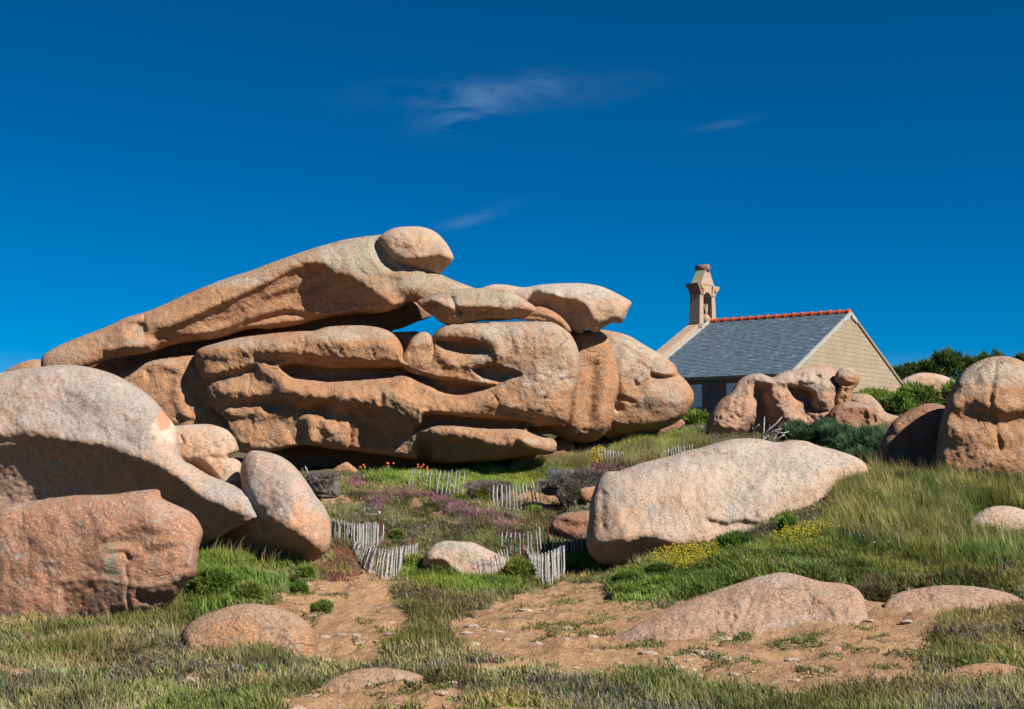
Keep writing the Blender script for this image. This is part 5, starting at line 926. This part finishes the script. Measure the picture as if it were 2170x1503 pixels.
for i, (px, py, D, rx, ry) in enumerate(((-40,990,52,60,26),(60,1010,50,50,22),(180,1020,47,40,18))):
    bush(['scrub bush at the far left edge','scrub bush left of the whale-backed boulder','scrub bush below the ridge boulder'][i], px, py, D, rx, ry, 2200, GRN2 + OLV, GRN + OLV, .2, .04, name='bush', cat='bush', group='scrub at the far left')
# montbretia with orange flowers
for i, (px, py) in enumerate(((768,1003),(825,1001),(888,1003),(897,1005))):
    D = 53.5; c = P3(px, py + 8, D); root = empty('orange_flower', tuple(c)); tag(root, ['orange flower beside the triangular rock','orange flower midway between triangular rock and pickets','orange flower behind the first pickets','orange flower behind the second picket'][i], 'flower', 'orange flowers in the grass below the grooved boulder')
    m_ = MB()
    for k in range(3): m_.tube([(rnd.uniform(-.05, .05), 0, -.1), (rnd.uniform(-.1, .1), 0, .2), (rnd.uniform(-.2, .2), 0, .38)], .008, 3)
    st = m_.build('stem', simple('green_stem%d' % i, (.12,.18,.04), (.1,.14,.03), 5, .8, 0), root)
    for k in range(4):
        m_ = MB(); x_, z_ = rnd.uniform(-.15, .15), rnd.uniform(.26, .44); m_.tube([(x_, 0, z_), (x_ + .03, -.03, z_ + .05), (x_ + .05, -.06, z_ + .07)], [.008, .025, .035], 6); m_.build('blossom', MORANGE if i else globals().setdefault('MORANGE', simple('orange_petal', (.70,.13,.01), (.6,.09,.01), 5, .6, 0)), root)
# bleached branches behind the dome boulder
def branches(label, D, lines, rads, mat=M_drift, name='dead_branches', grd=True):
    c = P3(np.array(float(lines[0][0][0])), np.array(float(lines[0][0][1])), np.array(float(D))); root = empty(name, tuple(c)); tag(root, label, 'dead branches')
    for L_, R_ in zip(lines, rads):
        m_ = MB(); pts = [P3(p[0], p[1], D + (.3*math.sin(i + p[0]))) - c for i, p in enumerate(L_)]; m_.tube(pts, list(np.linspace(R_, R_*.4, len(pts))), 5); m_.build('branch', mat, root, True)
    return root
branches('bleached white dead branches rising behind the crest of the dome boulder', 50, [[(1622,968),(1617,932),(1619,910),(1620,884)],[(1622,960),(1614,930),(1622,918),(1630,910),(1645,898),(1657,884)],[(1625,960),(1620,930),(1632,918),(1642,912),(1656,909)],[(1622,950),(1628,925),(1642,915),(1660,918),(1672,915)],[(1610,965),(1596,930),(1597,912),(1603,905),(1610,899)],[(1597,913),(1594,905)],[(1630,912),(1631,900)],[(1630,950),(1644,925),(1652,912),(1655,897)],[(1640,950),(1650,928),(1662,922),(1668,930)],[(1626,925),(1640,920),(1655,913),(1650,905)],[(1648,940),(1655,925),(1664,919)]], [.04,.045,.035,.035,.03,.02,.02,.025,.022,.025,.02])
branches('tangled bleached driftwood lying behind the leaning picket fence', 43.5, [[(748,1111),(762,1100),(780,1092),(802,1088)],[(752,1112),(770,1100),(790,1096),(804,1096)],[(745,1108),(760,1098),(776,1090),(800,1090)],[(712,1092),(728,1097),(745,1101),(760,1102)],[(715,1096),(735,1103),(752,1106)],[(803,1086),(804,1104)],[(755,1106),(775,1104),(795,1102)],[(773,1096),(773,1086)],[(708,1088),(722,1096)],[(758,1109),(772,1099),(788,1092)],[(765,1112),(785,1103),(803,1100)],[(706,1096),(726,1104),(740,1110)],[(725,1099),(748,1106),(770,1108)],[(776,1088),(784,1098)],[(742,1100),(752,1092),(757,1086)]], [.03,.035,.028,.02,.02,.05,.03,.018,.02,.025,.025,.02,.02,.02,.015])
branches('short bleached stick lying below the yellow-green cushion shrubs', 46, [[(1002,1083),(1012,1084),(1024,1088)],[(1006,1088),(1016,1086),(1028,1087)],[(988,1084),(990,1076)]], [.05,.045,.06])
# loose stones on the sandy ground
sm = [M_warm, M_pink, M_mid]
def pebble_mesh(k):
    r = random.Random(k); bm = [(x*(1 + r.uniform(-.25, .25)), y*(1 + r.uniform(-.25, .25)), z*(1 + r.uniform(-.25, .25))) for (x, y, z) in [(cos(a)*cos(b), sin(a)*cos(b), sin(b)*.7) for b in (-.9, -.2, .5, 1.1) for a in [2*pi*i/7 + b for i in range(7)]]]
    F = [(j*7 + i, j*7 + (i + 1) % 7, (j + 1)*7 + (i + 1) % 7, (j + 1)*7 + i) for j in range(3) for i in range(7)] + [tuple(range(6, -1, -1)), tuple(range(21, 28))]; return bm, F
P, x, y = samp(ALLV, .0022, dpow=.9); P = P[notsand(P, True)]; m_ = MB()
for p in P:
    V, F = pebble_mesh(rnd.randrange(1000)); s = rnd.choice([.02, .025, .03, .04, .06, .10])*rnd.uniform(.7, 1.2); m_.add([(p[0] + v[0]*s*1.3, p[1] + v[1]*s, p[2] + v[2]*s*.7 + .01) for v in V], F)
o = m_.build('loose_stones', M_pink); tag(o, 'scattered loose granite stones on the sandy ground', 'stones', kind='stuff')
